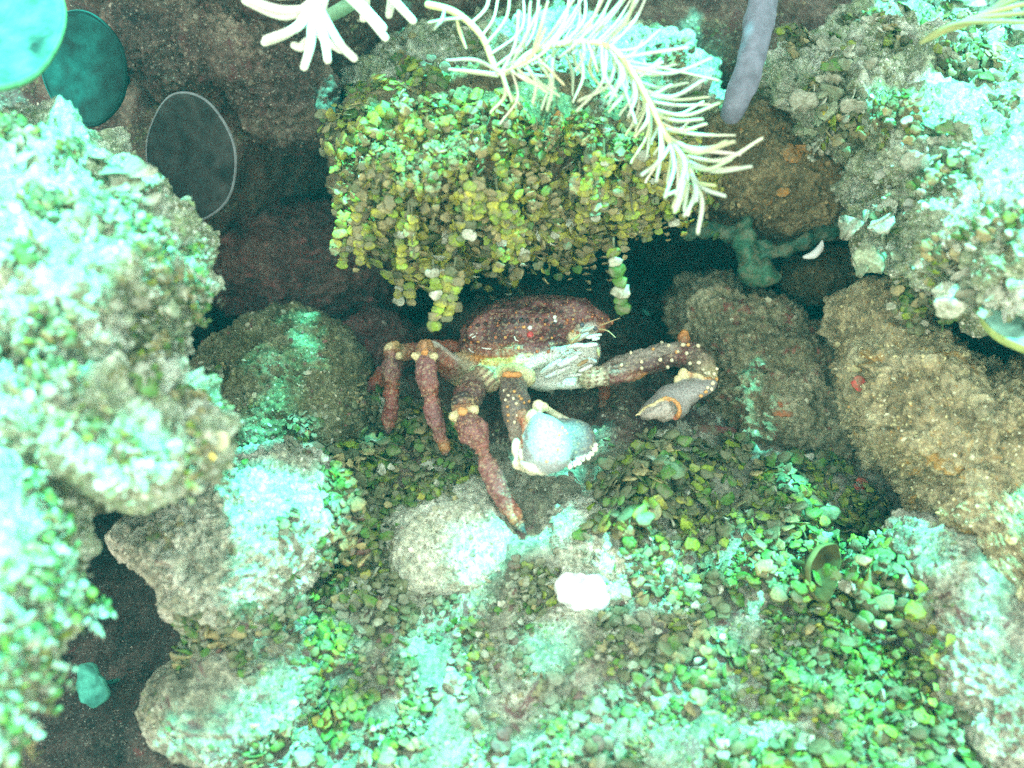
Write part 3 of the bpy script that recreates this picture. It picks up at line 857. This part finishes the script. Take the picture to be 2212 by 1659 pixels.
tubes_obj('tube_sponge', 'pale lavender finger sponge leaning between the feathery coral and the bright slope', 'sponge',
          [([(1655, -30, 1.0, 30), (1640, 40, .995, 32), (1625, 120, .99, 32), (1603, 190, .995, 30), (1580, 245, 1.01, 24)], (.20, .20, .26))], 'sponge')
tubes_obj('band_sponge', 'green encrusting sponge band slung under the orange patched rock', 'sponge',
          [([(1490, 505, 1.12, 14), (1560, 498, 1.11, 20), (1615, 520, 1.10, 22), (1660, 545, 1.10, 18), (1730, 525, 1.10, 14), (1800, 497, 1.11, 17), (1880, 465, 1.12, 18)], (.035, .12, .075)),
           ([(1605, 490, 1.10, 20), (1612, 530, 1.095, 28), (1625, 580, 1.09, 26), (1655, 590, 1.09, 30)], (.045, .15, .085))], 'leaf', .006)
tubes_obj('worm_shell', 'small white curved shell tip poking from the green sponge band', 'shell',
          [([(1738, 555, 1.055, 4), (1758, 550, 1.05, 9), (1772, 535, 1.05, 8), (1776, 522, 1.05, 3)], (.7, .7, .68))], 'polyp', 0)

def lump(name, label, cat, x, y, rx, ry, col, off=0., mat='sponge', grp=None, rough=.3, flat=.28):
    loc, nor, idx, dist = SURF.ray_cast(CAM, (P(x, y, 1) - CAM).normalized())
    d = (loc - CAM).dot(FWD) - off
    v, f = ico(4)
    c = np.array(P(x, y, d)[:])
    w = c + (v * np.array([rx, ry, min(rx, ry) * flat]) * PXM * d) @ AX
    w = w + vnormals(w, f) * (fbm(w, 38 if rx > 40 else 70, 4, x) * rough * min(rx, ry) * PXM * 1.6)[:, None]
    b = Bag(); b.add(w, f, np.clip(np.array(col) * (1 + .7 * fbm(w, 90, 2, y)[:, None]), .01, 1))
    o = link(name, b.mesh(name, [M[mat]]))
    recenter(o, loc)
    return tag(o, label, cat, grp)

allv, allf, k0 = [], [], 0
for v, f in surfaces:
    allv.append(v); allf.append(f + k0); k0 += len(v)
allv, allf = np.vstack(allv), np.vstack(allf)
SURF = BVHTree.FromPolygons(allv.tolist(), allf.tolist())

lump('white_sponge', 'bright white rounded lump on the slope below the crab', 'sponge', 1262, 1282, 60, 48, (.70, .70, .66), .007, 'sponge', None, .34, .5)
lump('red_sponge', 'bright red oval sponge spot at the right of the algae bed', 'sponge', 1862, 1056, 17, 24, (.55, .055, .03), .002, 'leaf', None, .5)
lump('red_sponge', 'tiny red sponge spot higher up beside the golden boulder', 'sponge', 1855, 830, 14, 16, (.42, .05, .035), .002, 'leaf', None, .5)
lump('red_sponge', 'dark red sponge crust below the crab\'s far claw', 'sponge', 1545, 935, 48, 17, (.17, .03, .03), .0, 'leaf', None, .5)
lump('red_sponge', 'red sponge crust beside the curled brown scroll', 'sponge', 1842, 1200, 18, 34, (.30, .03, .035), .0, 'leaf', None, .5)
lump('red_sponge', 'dull red sponge above the green sponge band', 'sponge', 1635, 505, 40, 16, (.25, .045, .035), .0, 'leaf', None, .5)
lump('orange_sponge', 'round orange sponge spot on the brown rock right of the ledge', 'sponge', 1690, 415, 15, 11, (.55, .24, .04), .001, 'leaf', None, .5)
lump('orange_sponge', 'pair of joined orange sponge lobes high on the brown rock', 'sponge', 1722, 330, 32, 20, (.42, .20, .05), .001, 'leaf', None, .5)
lump('orange_sponge', 'orange sponge patch on top of the algae ledge', 'sponge', 1205, 262, 16, 22, (.60, .24, .05), .003, 'leaf', None, .5)
lump('orange_sponge', 'orange red sponge stain on the turf mound behind the far claw', 'sponge', 1690, 885, 28, 18, (.34, .10, .035), .0, 'leaf', None, .5)
lump('yellow_sponge', 'yellow branching sponge tuft where the bright slope begins', 'sponge', 1800, 240, 18, 26, (.55, .45, .05), .002, 'sponge', None, .6)
lump('yellow_sponge', 'small pale yellow sponge on the tip of the jutting shelf', 'sponge', 445, 988, 22, 13, (.75, .55, .14), .008)
lump('yellow_sponge', 'cream yellow sponge knob just above the small yellow one', 'sponge', 470, 955, 22, 20, (.72, .66, .42), .006)
lump('snail', 'tiny bright white shell dot in the lower right algae bed', 'shell', 1563, 1377, 8, 9, (.85, .85, .85), .012, 'polyp')

# feathery sea plume across the top
plume = bpy.data.objects.new('sea_plume', None)
COL.objects.link(plume)
tag(plume, 'cream feathery sea plume arching over the algae ledge', 'soft coral')
STEM = [(925, 10, .86, 8), (985, 28, .86, 8), (1040, 78, .86, 7), (1082, 158, .86, 7), (1150, 112, .86, 7), (1230, 92, .855, 7), (1310, 98, .85, 7), (1362, 150, .845, 7), (1405, 225, .84, 7), (1440, 295, .84, 7), (1482, 350, .84, 7), (1500, 392, .84, 5)]
plume.location = P(*STEM[0][:3])
PO = np.array(plume.location[:])
PC = (.56, .58, .40)
def pl(name, pts, col, seg=7, n=5):
    v, f = tube([P(x, y, d) for x, y, d, r in pts], [r * PXM * d for x, y, d, r in pts], seg, n)
    b = Bag(); b.add(v - PO, f, col)
    return link(name, b.mesh('plume_' + name, [M['polyp']]), plume)
pl('stem', STEM, (.60, .60, .30), 8, 8)
BR = []
# long upright branchlets fanning from the first bend to the top of the frame
for x0, y0, x1, y1 in [(960, 22, 940, 60), (985, 28, 1005, 100), (1000, 40, 930, 48), (1015, 52, 1060, -30), (1040, 78, 1075, 0), (1050, 95, 1100, -40), (1062, 115, 1130, -20), (1075, 140, 1145, 10), (1082, 158, 1120, 30), (1090, 150, 1165, -20), (1105, 140, 1165, 20),
                       (1082, 158, 1062, 240), (1084, 158, 1105, 215), (1090, 158, 1120, 222), (1082, 158, 970, 130), (1080, 160, 975, 150), (1075, 165, 985, 152), (1100, 150, 1195, 190), (1095, 155, 1180, 165), (1110, 140, 1175, 195), (1130, 125, 1205, 205), (1150, 115, 1215, 180),
                       (1310, 98, 1250, 235), (1330, 115, 1255, 215), (1195, 100, 1192, 212), (1240, 92, 1262, 165), (1270, 94, 1290, 150), (1260, 92, 1245, 150), (1320, 108, 1312, 180), (1300, 98, 1330, 205)]:
    BR.append((x0, y0, x1, y1))
for i in range(16):
    t = i / 15
    x, y = 1150 + 170 * t, 112 - 20 * math.sin(t * 2.4)
    BR.append((x, y, x + random.uniform(30, 75) + 30 * t, y - random.uniform(95, 130)))
for i in range(15):
    t = i / 14
    x, y = 1340 + 130 * t, 125 + 215 * t
    BR.append((x, y, x + random.uniform(95, 150), y - 10 + 30 * t + random.uniform(-14, 14)))
    BR.append((x, y, x - 25 + 35 * t + random.uniform(-14, 14), y + random.uniform(75, 150)))
BR += [(1470, 335, 1640, 302), (1480, 345, 1592, 362), (1490, 370, 1562, 422), (1500, 390, 1540, 400), (1495, 385, 1505, 430), (1485, 355, 1440, 422), (1478, 345, 1478, 450), (1465, 330, 1465, 405), (1450, 310, 1390, 375), (1500, 385, 1480, 462), (1345, 130, 1545, 172), (1355, 140, 1530, 128),
       (1330, 140, 1372, 262)]
for i in range(34):
    t = i / 33
    x, y = float(np.interp(t, [0, .45, .7, 1], [1090, 1310, 1380, 1490])), float(np.interp(t, [0, .45, .7, 1], [155, 97, 185, 375]))
    if i % 2: BR.append((x, y, x + random.uniform(-25, 25), y + random.uniform(60, 125)))
    else: BR.append((x, y, x + random.uniform(40, 110), y - random.uniform(30, 110) * (1.1 - t)))
for x0, y0, x1, y1 in BR:
    dx, dy = x1 - x0, y1 - y0
    L = math.hypot(dx, dy)
    s = random.uniform(-.13, .13) + (.14 if dy > 30 and dx < 20 else -.1)
    mx, my = (x0 + x1) / 2 + dy * s, (y0 + y1) / 2 - dx * s
    d0 = float(np.interp(x0, [925, 1310, 1500], [.86, .85, .84]))
    dz = random.uniform(-.05, .05)
    big = 1.0 + .35 * (x0 > 1440)
    pl('branchlet', [(x0, y0, d0, 2.8), (mx, my, d0 + dz * .6, random.uniform(3.0, 4.4) * big), (x1, y1, d0 + dz, random.uniform(2.2, 3.2) * big), (x1 + dx / L * 5, y1 + dy / L * 5, d0 + dz, 1.6 * big)],
       (PC[0] * random.uniform(.85, 1.15), PC[1] * random.uniform(.9, 1.12), PC[2] * random.uniform(.8, 1.25)))

fan = bpy.data.objects.new('branching_soft_coral', None)
COL.objects.link(fan)
tag(fan, 'white branching soft coral with thick blunt fingers hanging in from the top edge', 'soft coral')
fan.location = P(700, -40, .86)
PO = np.array(fan.location[:])
def fl(pts):
    v, f = tube([P(x, y, d) for x, y, d, r in pts], [r * PXM * d for x, y, d, r in pts], 9, 6)
    b = Bag(); b.add(v - PO, f, (.74, .73, .62))
    link('finger', b.mesh('coral_finger', [M['polyp']]), fan)
fl([(720, -60, .87, 14), (700, -20, .86, 14), (670, 20, .855, 12), (650, 45, .85, 10)])
for p in ([(690, -10), (620, 35), (530, 2)], [(670, 20), (600, 20), (525, -8)], [(665, 25), (640, 60), (575, 85)], [(660, 40), (620, 72), (572, 92)], [(670, 30), (672, 90), (657, 145)], [(662, 90), (650, 102), (636, 98)],
          [(680, 30), (700, 80), (708, 130)], [(690, 20), (730, 90), (765, 126)], [(700, 0), (690, 70), (735, 108)], [(720, -30), (770, 0), (828, 60)], [(740, -20), (790, 30), (832, 82)], [(780, -40), (790, 0), (785, 40)],
          [(800, -50), (850, 0), (892, 45)], [(830, -50), (845, -10), (840, 32)], [(690, -20), (600, -10), (560, -30)]):
    (a, b_), (c, d_), (e_, f_) = p
    z = random.uniform(-.03, .03)
    fl([(a, b_, .86, 10), (c, d_, .86 + z, 10), (e_, f_, .86 + z * 1.5, 8.5)])
tubes_obj('sea_rod', 'smooth green rod of coral behind the white soft coral at the top edge', 'soft coral',
          [([(690, 40, .93, 13), (740, 20, .92, 15), (790, -20, .91, 16)], (.20, .36, .22))], 'sponge', .001)
tubes_obj('sea_whip', 'thin olive brown sea whip strands in the upper right corner', 'soft coral',
          [([(1990 + 6 * i, 92 - 3 * i, .84, 5), (2070 + 12 * i, 50 - 4 * i, .83, 5), (2230, 28 - 22 * i + 20, .81, 5)], (.28 + .05 * (i % 3), .30, .12)) for i in range(7)], 'polyp', .0005)

# ------------------------------------------------------------------ leafy green algae (chains of flat round segments)
GREEN, LIME, YEL, TAN_, BONE, DRAB = (.085, .19, .025), (.22, .29, .025), (.34, .32, .04), (.36, .29, .13), (.50, .49, .38), (.14, .15, .07)
def leaf(bag, c, nrm, along, r, col):
    """one kidney shaped segment with a little thickness and dish"""
    nrm = nrm / np.linalg.norm(nrm)
    along = along - nrm * (along @ nrm)
    along /= np.linalg.norm(along) + 1e-9
    side = np.cross(nrm, along)
    m = 12
    a = np.arange(m) / m * 2 * math.pi + random.random() * .4
    wob = (1 + .10 * np.sin(3 * a + random.random() * 6) + .08 * np.sin(5 * a + random.random() * 6)) * (1 - .30 * np.exp(-((a - math.pi) / .5) ** 2))
    ca, sa = np.cos(a) * wob * r, np.sin(a) * wob * r * 1.2
    t = .0003
    ring = c + np.outer(ca, along) + np.outer(sa, side) - nrm * (r * (random.uniform(-.1, .25) + .16 * np.sin(2 * a + random.random() * 6)))[:, None]
    inn = c + np.outer(ca * .8, along) + np.outer(sa * .8, side) + nrm * t
    v = np.vstack([ring, inn, c + nrm * t * 1.2, c - nrm * t * 1.6])
    f = []
    for k in range(m):
        q = (k + 1) % m
        f += [(k, q, m + q), (k, m + q, m + k), (m + k, m + q, 2 * m), (q, k, 2 * m + 1)]
    col = np.array(col) * random.uniform(.75, 1.25)
    cc = np.tile(col, (len(v), 1))
    cc[:m] *= 1.25
    bag.add(v, np.array(f), cc)

def pick(pal):
    return random.choices([p[0] for p in pal], [p[1] for p in pal])[0]

def chain(bag, p, g, out, n, r, pal, spread=.5):
    """segments strung one after another, drifting along g and facing out"""
    g = g / np.linalg.norm(g)
    base = pick(pal)
    for k in range(n):
        jit = np.array([random.gauss(0, 1) for _ in range(3)])
        rr = r * min(random.lognormvariate(0, .28), 1.4)
        leaf(bag, p, out + jit * spread * 1.05, g + jit * .25, rr, base if random.random() < .75 else pick(pal))
        p = p + (g + np.array([random.gauss(0, .35) for _ in range(3)]) + out * random.uniform(-.1, .25)) * rr * 1.45
    return p

def clump_mesh(name, pal, nch, rad, r, lift=.35, dens=(2, 5)):
    """mound of chains; local +z is away from the rock, local -y is downhill"""
    b = Bag()
    for i in range(nch):
        q = rad * math.sqrt(random.random())
        a = random.random() * 6.283
        h = lift * rad * (1 - (q / rad) ** 2)
        p = np.array([q * math.cos(a), q * math.sin(a), h + r * .3])
        out = np.array([p[0] / rad * .7, p[1] / rad * .7 - .15, 1.0])
        g = np.array([random.gauss(0, .35) + p[0] / rad * .6, -1.0 + .4 * p[1] / rad, random.uniform(-.1, .5)])
        chain(b, p, g, out, random.randint(*dens), r, pal)
    return b.mesh(name, [M['leaf']])

PAL_LEDGE = [(YEL, 6), (TAN_, 4), ((.30, .42, .04), 1.5), (LIME, 1.6), (DRAB, 3), (GREEN, 1), (BONE, .5)]
PAL_BED = [(LIME, 2.5), (GREEN, 3.5), (YEL, 1.5), (DRAB, 5), (TAN_, 3.5), (BONE, .7)]
PAL_GREEN = [(GREEN, 5), (LIME, 4), (YEL, 1)]
PAL_PALE = [(BONE, 3), (TAN_, 3), (DRAB, 4), (LIME, 1.5), (GREEN, 2)]
protos = {
    'ledge': [clump_mesh('clump', PAL_LEDGE, 40, .034, .0047) for _ in range(5)],
    'bed': [clump_mesh('clump', PAL_BED, 32, .034, .0058) for _ in range(5)],
    'green': [clump_mesh('clump', PAL_GREEN, 20, .030, .0066, .5) for _ in range(4)],
    'pale': [clump_mesh('clump', PAL_PALE, 30, .030, .0046, .4) for _ in range(5)],
    'lobe': [clump_mesh('clump', [(BONE, 6), ((.34, .40, .26), 3), (GREEN, 1)], 11, .038, .0105, .25, (1, 3)) for _ in range(4)],
    'crust': [clump_mesh('clump', [(DRAB, 4), ((.30, .31, .22), 4), (TAN_, 2), (BONE, 1), (GREEN, 1.5), ((.16, .07, .06), 1)], 24, .030, .0052, .2, (1, 4)) for _ in range(4)],
    'fringe': [clump_mesh('clump', [(GREEN, 4), (LIME, 2), (BONE, 4), (TAN_, 2), (DRAB, 1)], 34, .028, .0036, .6) for _ in range(4)],
}

def inside(poly, x, y):
    c = False
    j = len(poly) - 1
    for i in range(len(poly)):
        (xi, yi), (xj, yj) = poly[i], poly[j]
        if (yi > y) != (yj > y) and x < (xj - xi) * (y - yi) / (yj - yi) + xi: c = not c
        j = i
    return c

def clumps(kind, label, group, poly, n, gap, smin=.75, smax=1.2, sink=.004):
    xs, ys = [p[0] for p in poly], [p[1] for p in poly]
    got = []
    tries = 0
    while len(got) < n and tries < n * 40:
        tries += 1
        x, y = random.uniform(min(xs), max(xs)), random.uniform(min(ys), max(ys))
        if not inside(poly, x, y): continue
        loc, nor, idx, dist = SURF.ray_cast(CAM, (P(x, y, 1) - CAM).normalized())
        if loc is None or any((loc - q).length < gap for q in got): continue
        if math.hypot(x - 1262, y - 1275) < 85: continue          # leave the white sponge clear
        if nor.dot(CAM - loc) < 0: nor = -nor
        got.append(loc)
        nor = (nor + Vector((0, -.25, .15))).normalized()
        dn = Vector((random.gauss(0, .25), 0, -1))
        dn = (dn - nor * dn.dot(nor)).normalized()
        yv = -dn
        xv = yv.cross(nor)
        s = random.uniform(smin, smax)
        o = link('algae_clump', random.choice(protos[kind]))
        m = Matrix((xv, yv, nor)).transposed().to_4x4()
        o.matrix_world = Matrix.Translation(loc - nor * sink) @ m @ Matrix.Diagonal((s, s, s, 1))
        tag(o, label, 'algae', group)
    return len(got)

clumps('ledge', 'clump of yellow green round leaved algae on the ledge above the crab', 'algae clumps on the ledge',
       [(770, 320), (800, 265), (900, 225), (1150, 260), (1400, 290), (1500, 380), (1440, 425), (1330, 460), (1200, 500), (1000, 530), (850, 530), (790, 440)], 70, .027, .5, 1.15)
clumps('green', 'tuft of vivid green algae on the back of the ledge under the sea plume', 'green tufts at the back of the ledge',
       [(730, 240), (760, 200), (900, 150), (1000, 210), (1350, 300), (1400, 330), (1200, 330), (900, 280)], 12, .05, .5, .75)
clumps('bed', 'clump of mixed green and brown scale like algae in the bed at lower right', 'algae clumps in the lower right bed',
       [(1350, 960), (1560, 960), (1700, 1010), (1880, 1060), (1960, 1200), (2000, 1450), (2040, 1659), (1480, 1659), (1430, 1500), (1480, 1350), (1400, 1200), (1280, 1050)], 50, .034, .4, 1.05)
clumps('green', 'vivid green algae tuft at the right edge of the lower right bed', 'vivid green tufts of the lower right bed',
       [(1700, 1030), (1800, 1010), (1960, 1150), (2010, 1320), (2020, 1659), (1680, 1659), (1700, 1400)], 30, .04, .5, .9)
clumps('bed', 'clump of drab green algae around the crab\'s walking legs', 'algae clumps by the walking legs',
       [(690, 960), (780, 900), (960, 900), (1000, 980), (960, 1060), (850, 1120), (740, 1180), (690, 1060)], 16, .034, .65, 1.0)
clumps('pale', 'clump of pale lit algae on the slope in front of the crab', 'pale algae clumps on the front slope',
       [(1040, 1200), (1300, 1160), (1480, 1250), (1480, 1450), (1400, 1659), (900, 1659), (850, 1480), (1000, 1400)], 10, .05, .4, .8)
clumps('crust', 'small crusty patch of grey green lobes on the slope in front of the crab', 'crusty lobe patches on the front slope',
       [(740, 1180), (1000, 1250), (1300, 1180), (1480, 1280), (1480, 1659), (560, 1659), (640, 1400)], 26, .038, .45, 1.1)
clumps('crust', 'small crusty patch of grey green lobes wedged in the seams between the pale rocks', 'crusty lobe patches in the rock seams',
       [(690, 1010), (830, 1100), (850, 1260), (980, 1290), (1000, 1360), (700, 1400), (440, 1400), (440, 1310), (640, 1290), (720, 1180)], 22, .028, .5, 1.0)
clumps('crust', 'small crusty patch of grey green lobes on the turf hump behind the ledge', 'crusty lobe patches behind the ledge',
       [(770, 180), (830, 110), (1080, 70), (1420, 90), (1530, 170), (1500, 280), (1200, 230), (900, 220)], 14, .035, .5, 1.0)
clumps('crust', 'small crusty patch of grey green lobes on the pale sandy boulder or the olive rock', 'crusty lobe patches on the middle left rocks',
       [(450, 800), (650, 720), (780, 850), (720, 1000), (700, 1200), (560, 1300), (440, 1260), (330, 1150), (520, 1000)], 12, .05, .35, .7)
clumps('green', 'small green algae sprig on the grey turf below the pale boulder', 'green sprigs on the lower left turf',
       [(660, 1230), (760, 1250), (800, 1450), (740, 1560), (680, 1420)], 6, .05, .5, .75)
clumps('pale', 'clump of bleached pale algae on the bright left boulder', 'bleached clumps on the left boulder',
       [(0, 290), (130, 290), (270, 440), (360, 530), (360, 640), (310, 730), (0, 730)], 13, .05, .4, .75)
clumps('fringe', 'fringe of fine green algae along the edge of the bright left boulder', 'fine fringes on the left boulder',
       [(280, 380), (330, 450), (410, 540), (445, 620), (400, 670), (375, 780), (300, 780), (350, 620), (300, 500)], 12, .03, .5, .8)
clumps('pale', 'clump of bleached algae on top of the jutting shelf', 'bleached clumps on the shelf',
       [(0, 745), (200, 790), (330, 810), (480, 960), (470, 1010), (330, 1030), (200, 960), (60, 880)], 11, .035, .35, .7)
clumps('fringe', 'fringe of fine green algae beside the dark crevice at lower left', 'fine fringes by the dark crevice',
       [(40, 1000), (90, 1080), (120, 1180), (125, 1300), (110, 1440), (60, 1540), (0, 1640), (-60, 1600), (-20, 1420), (60, 1340), (70, 1150)], 20, .024, .4, .8)
clumps('pale', 'clump of bleached algae on the sunlit upper right slope', 'bleached clumps on the upper right slope',
       [(1720, 90), (1900, 0), (2212, 0), (2212, 640), (2000, 640), (1920, 520), (1920, 360)], 18, .06, .6, 1.1)

clumps('lobe', 'broad bleached lobes of encrusting algae on the bright left boulder', 'broad lobes on the left boulder',
       [(0, 270), (130, 300), (270, 430), (350, 530), (350, 660), (300, 720), (0, 730)], 16, .055, .4, .8)
clumps('lobe', 'broad bleached lobes of encrusting algae on the jutting shelf', 'broad lobes on the shelf',
       [(0, 750), (200, 790), (330, 810), (470, 950), (330, 1000), (100, 880)], 10, .05, .35, .7)
clumps('lobe', 'broad bleached lobes of encrusting algae on the sunlit upper right slope', 'broad lobes on the upper right slope',
       [(1720, 90), (1900, 0), (2212, 0), (2212, 640), (2000, 640), (1920, 520), (1920, 360)], 12, .08, .6, 1.0)
clumps('lobe', 'broad pale lobes of encrusting algae on the slope in front of the crab', 'broad lobes on the front slope',
       [(1040, 1200), (1300, 1160), (1560, 1200), (1480, 1450), (1400, 1659), (750, 1659), (850, 1480), (1000, 1400)], 6, .07, .4, .7)
# strands hanging from the lip of the ledge
def strand(x, y, length, r, pal, label, group=None, d=None, width=1, sway=0.):
    if d is None:
        loc, nor, idx, dist = SURF.ray_cast(CAM, (P(x, y - 25, 1) - CAM).normalized())
        d = (loc - CAM).dot(FWD) - .03 if loc is not None else .95
    b = Bag()
    p0 = np.array(P(x, y, d)[:])
    ln = length * PXM * d
    for w in range(width):
        p = p0 + np.array([(w - (width - 1) / 2) * r * 1.5, random.uniform(-.004, .004), random.uniform(-.006, .004) * (w > 0)])
        z = 0
        k = 0
        while z < ln * (1 if w == 0 else random.uniform(.55, .85)):
            rr = r * random.uniform(.8, 1.2)
            out = np.array([random.gauss(0, .35), -1, random.gauss(.1, .3)])
            leaf(b, p, out, np.array([random.gauss(0, .2), 0, -1]), rr, pick(pal))
            st = rr * random.uniform(1.0, 1.5)
            p = p + np.array([random.gauss(0, .16) * rr + sway * st, random.gauss(0, .1) * rr, -st])
            z += st
            k += 1
    v, f = tube([p0 + np.array([0, .003, .012]), p0 + np.array([sway * ln * .5, .002, -ln * .5]), p0 + np.array([sway * ln * .92, .002, -ln * .92])], [.0012, .001, .0008], 6, 4)
    b.add(v, f, DRAB)
    o = link('algae_strand', b.mesh('strand', [M['leaf']]))
    recenter(o, Vector(p0))
    return tag(o, label, 'algae', group)

PS = [((.42, .40, .05), 4), ((.30, .42, .04), 3), (TAN_, 2), (DRAB, .6), (BONE, .5)]
strand(985, 585, 140, .0058, PS, 'longest yellow green algae strand, hanging from the ledge left of the crab\'s shell', None, .93, 2, -.33)
strand(1325, 545, 130, .0068, [(GREEN, 2), (BONE, 4), (LIME, 3)], 'lone pale green algae strand hanging over the crab\'s face', None, .92, 1, .12)
strand(935, 590, 55, .0052, [(BONE, 3), (LIME, 2)], 'short pale strand curling beside the longest hanging strand', None, .93, 1, .15)
G = 'short strands along the ledge lip'
LIP = [(735, 470), (760, 565), (800, 585), (900, 575), (1000, 565), (1100, 545), (1200, 530), (1300, 500), (1370, 470), (1460, 435)]
tufts = [(random.uniform(745, 1440), random.uniform(0, 1)) for _ in range(17)]
for i in range(84):
    tx, ty = tufts[i % 17]
    x = min(max(tx + random.gauss(0, 16), 742), 1455)
    y = float(np.interp(x, [p[0] for p in LIP], [p[1] for p in LIP])) - 20 - ty * 170 + random.gauss(0, 22)
    L, w = random.choice([25, 35, 45, 60, 80, 105]) * (1 if x < 1250 else .55) * random.uniform(.8, 1.15), random.choice([1, 1, 2, 2, 3])
    strand(x, y, L, random.uniform(.0038, .0062), PS, 'short yellow green algae strand dangling down the front of the ledge', G, None, w, random.gauss(0, .16))

# ------------------------------------------------------------------ turf: countless small flakes, nubs and threads on every rock
tv, tf, tc = [], [], []
nt_ = 0
eyes = [CAM, CAM + Vector((-.5, .05, .15)), CAM + Vector((.5, .05, .15))]
TP = [((.30, .28, .20), 5), ((.20, .19, .11), 5), ((.11, .16, .06), 3), ((.42, .40, .32), 1.2), ((.12, .07, .055), 3), ((.24, .19, .11), 4)]
PALS = {'reef': TP, 'gold': [((.48, .41, .22), 4), ((.36, .29, .14), 3), ((.55, .50, .34), 2), ((.40, .22, .07), .6)], 'orange': [((.22, .17, .08), 4), ((.34, .26, .13), 3), ((.16, .14, .07), 3), ((.42, .2, .05), .6)],
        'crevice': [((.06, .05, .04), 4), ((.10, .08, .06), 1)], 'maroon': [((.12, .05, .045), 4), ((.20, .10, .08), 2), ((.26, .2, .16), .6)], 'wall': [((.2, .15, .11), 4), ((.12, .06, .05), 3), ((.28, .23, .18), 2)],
        'olive': [((.2, .18, .09), 4), ((.13, .12, .06), 3), ((.34, .31, .22), 2), ((.16, .06, .05), 1)], 'pale': [((.38, .35, .26), 5), ((.24, .22, .15), 3), ((.5, .47, .38), 2)],
        'moss': [((.26, .23, .14), 4), ((.18, .17, .09), 3), ((.40, .37, .26), 2), ((.22, .09, .06), 1)], 'white': [((.46, .46, .38), 4), ((.2, .26, .12), 3), ((.6, .6, .5), 2), ((.22, .2, .1), 2)], 'ground': TP}
cum = np.cumsum([len(f) for v, f in surfaces])
hexa = np.array([[math.cos(k * 1.0472), math.sin(k * 1.0472), 0] for k in range(6)] + [[0, 0, .45]])
hf = np.array([(k, (k + 1) % 6, 6) for k in range(6)])
for i in range(100000):
    e = eyes[0] if i < 75000 else eyes[1 + i % 2]
    loc, nor, idx, dist = SURF.ray_cast(e, (P(random.uniform(-60, 2272), random.uniform(-60, 1720), 1) - CAM).normalized())
    if loc is None or dist > 1.8: continue
    if math.sin(loc.x * 61 + 2 * math.sin(loc.z * 43)) + math.sin(loc.z * 77 + 2 * math.sin(loc.x * 37 + loc.y * 29)) + random.gauss(0, .5) < .1 and owner[np.searchsorted(cum, idx, 'right')] not in ('gold', 'pale', 'olive', 'moss'): continue
    if nor.dot(e - loc) < 0: nor = -nor
    ow = owner[np.searchsorted(cum, idx, 'right')]
    pal = PALS['crevice' if ow == 'reef' and loc.x < -.27 and loc.z < .08 else ow]  # flakes in the left crevice carry the same painted shade
    n = np.array(nor[:]) + np.array([random.gauss(0, .5) for _ in range(3)])
    n /= np.linalg.norm(n)
    a = np.cross(n, [random.gauss(0, 1) for _ in range(3)]); a /= np.linalg.norm(a)
    b_ = np.cross(n, a)
    r = random.lognormvariate(math.log(.0012), .5)
    if pal is PALS['gold']: r *= .7
    col = np.array(pick(pal)) * random.uniform(.7, 1.3)
    if random.random() < .88:
        sc = np.array([r, r * random.uniform(.5, 1), r * random.uniform(.2, 1.5)])
        tv.append(np.array(loc[:]) + (hexa * sc) @ np.array([a, b_, n]))
        tf.append(hf + nt_); nt_ += 7
        tc.append(np.tile(col, (7, 1)))
    else:
        L = r * random.uniform(1.2, 2.6)
        w = r * .25
        p = np.array(loc[:])
        tip = p + n * L + np.array([0, 0, -.3 * L])
        tv.append(np.array([p + a * w, p - a * w * .5 + b_ * w, p - a * w * .5 - b_ * w, tip]))
        tf.append(np.array([(0, 1, 3), (1, 2, 3), (2, 0, 3)]) + nt_); nt_ += 4
        tc.append(np.tile(col * .8, (4, 1)))
turf = link('algae_turf', mesh_np('algae_turf', np.vstack(tv), np.vstack(tf), [M['grit']], np.vstack(tc), False))
tag(turf, kind='stuff')

# ------------------------------------------------------------------ the water itself: a closed box of faintly green blue scattering
bm = bmesh.new()
bmesh.ops.create_cube(bm, size=1)
hz = bpy.data.meshes.new('haze')
bm.to_mesh(hz); bm.free()
haze = link('haze', hz)
haze.scale = (3.6, 4.6, 3.9)
haze.location = (0, .45, .15)
hm = bpy.data.materials.new('water')
hm.use_nodes = True
hn = hm.node_tree
hn.nodes.clear()
ho = hn.nodes.new('ShaderNodeOutputMaterial')
pv = hn.nodes.new('ShaderNodeVolumePrincipled')
pv.inputs['Color'].default_value = (.04, .70, .78, 1)
pv.inputs['Density'].default_value = .031
pv.inputs['Anisotropy'].default_value = .3
hn.links.new(pv.outputs[0], ho.inputs['Volume'])
hz.materials.append(hm)
tag(haze, kind='stuff')
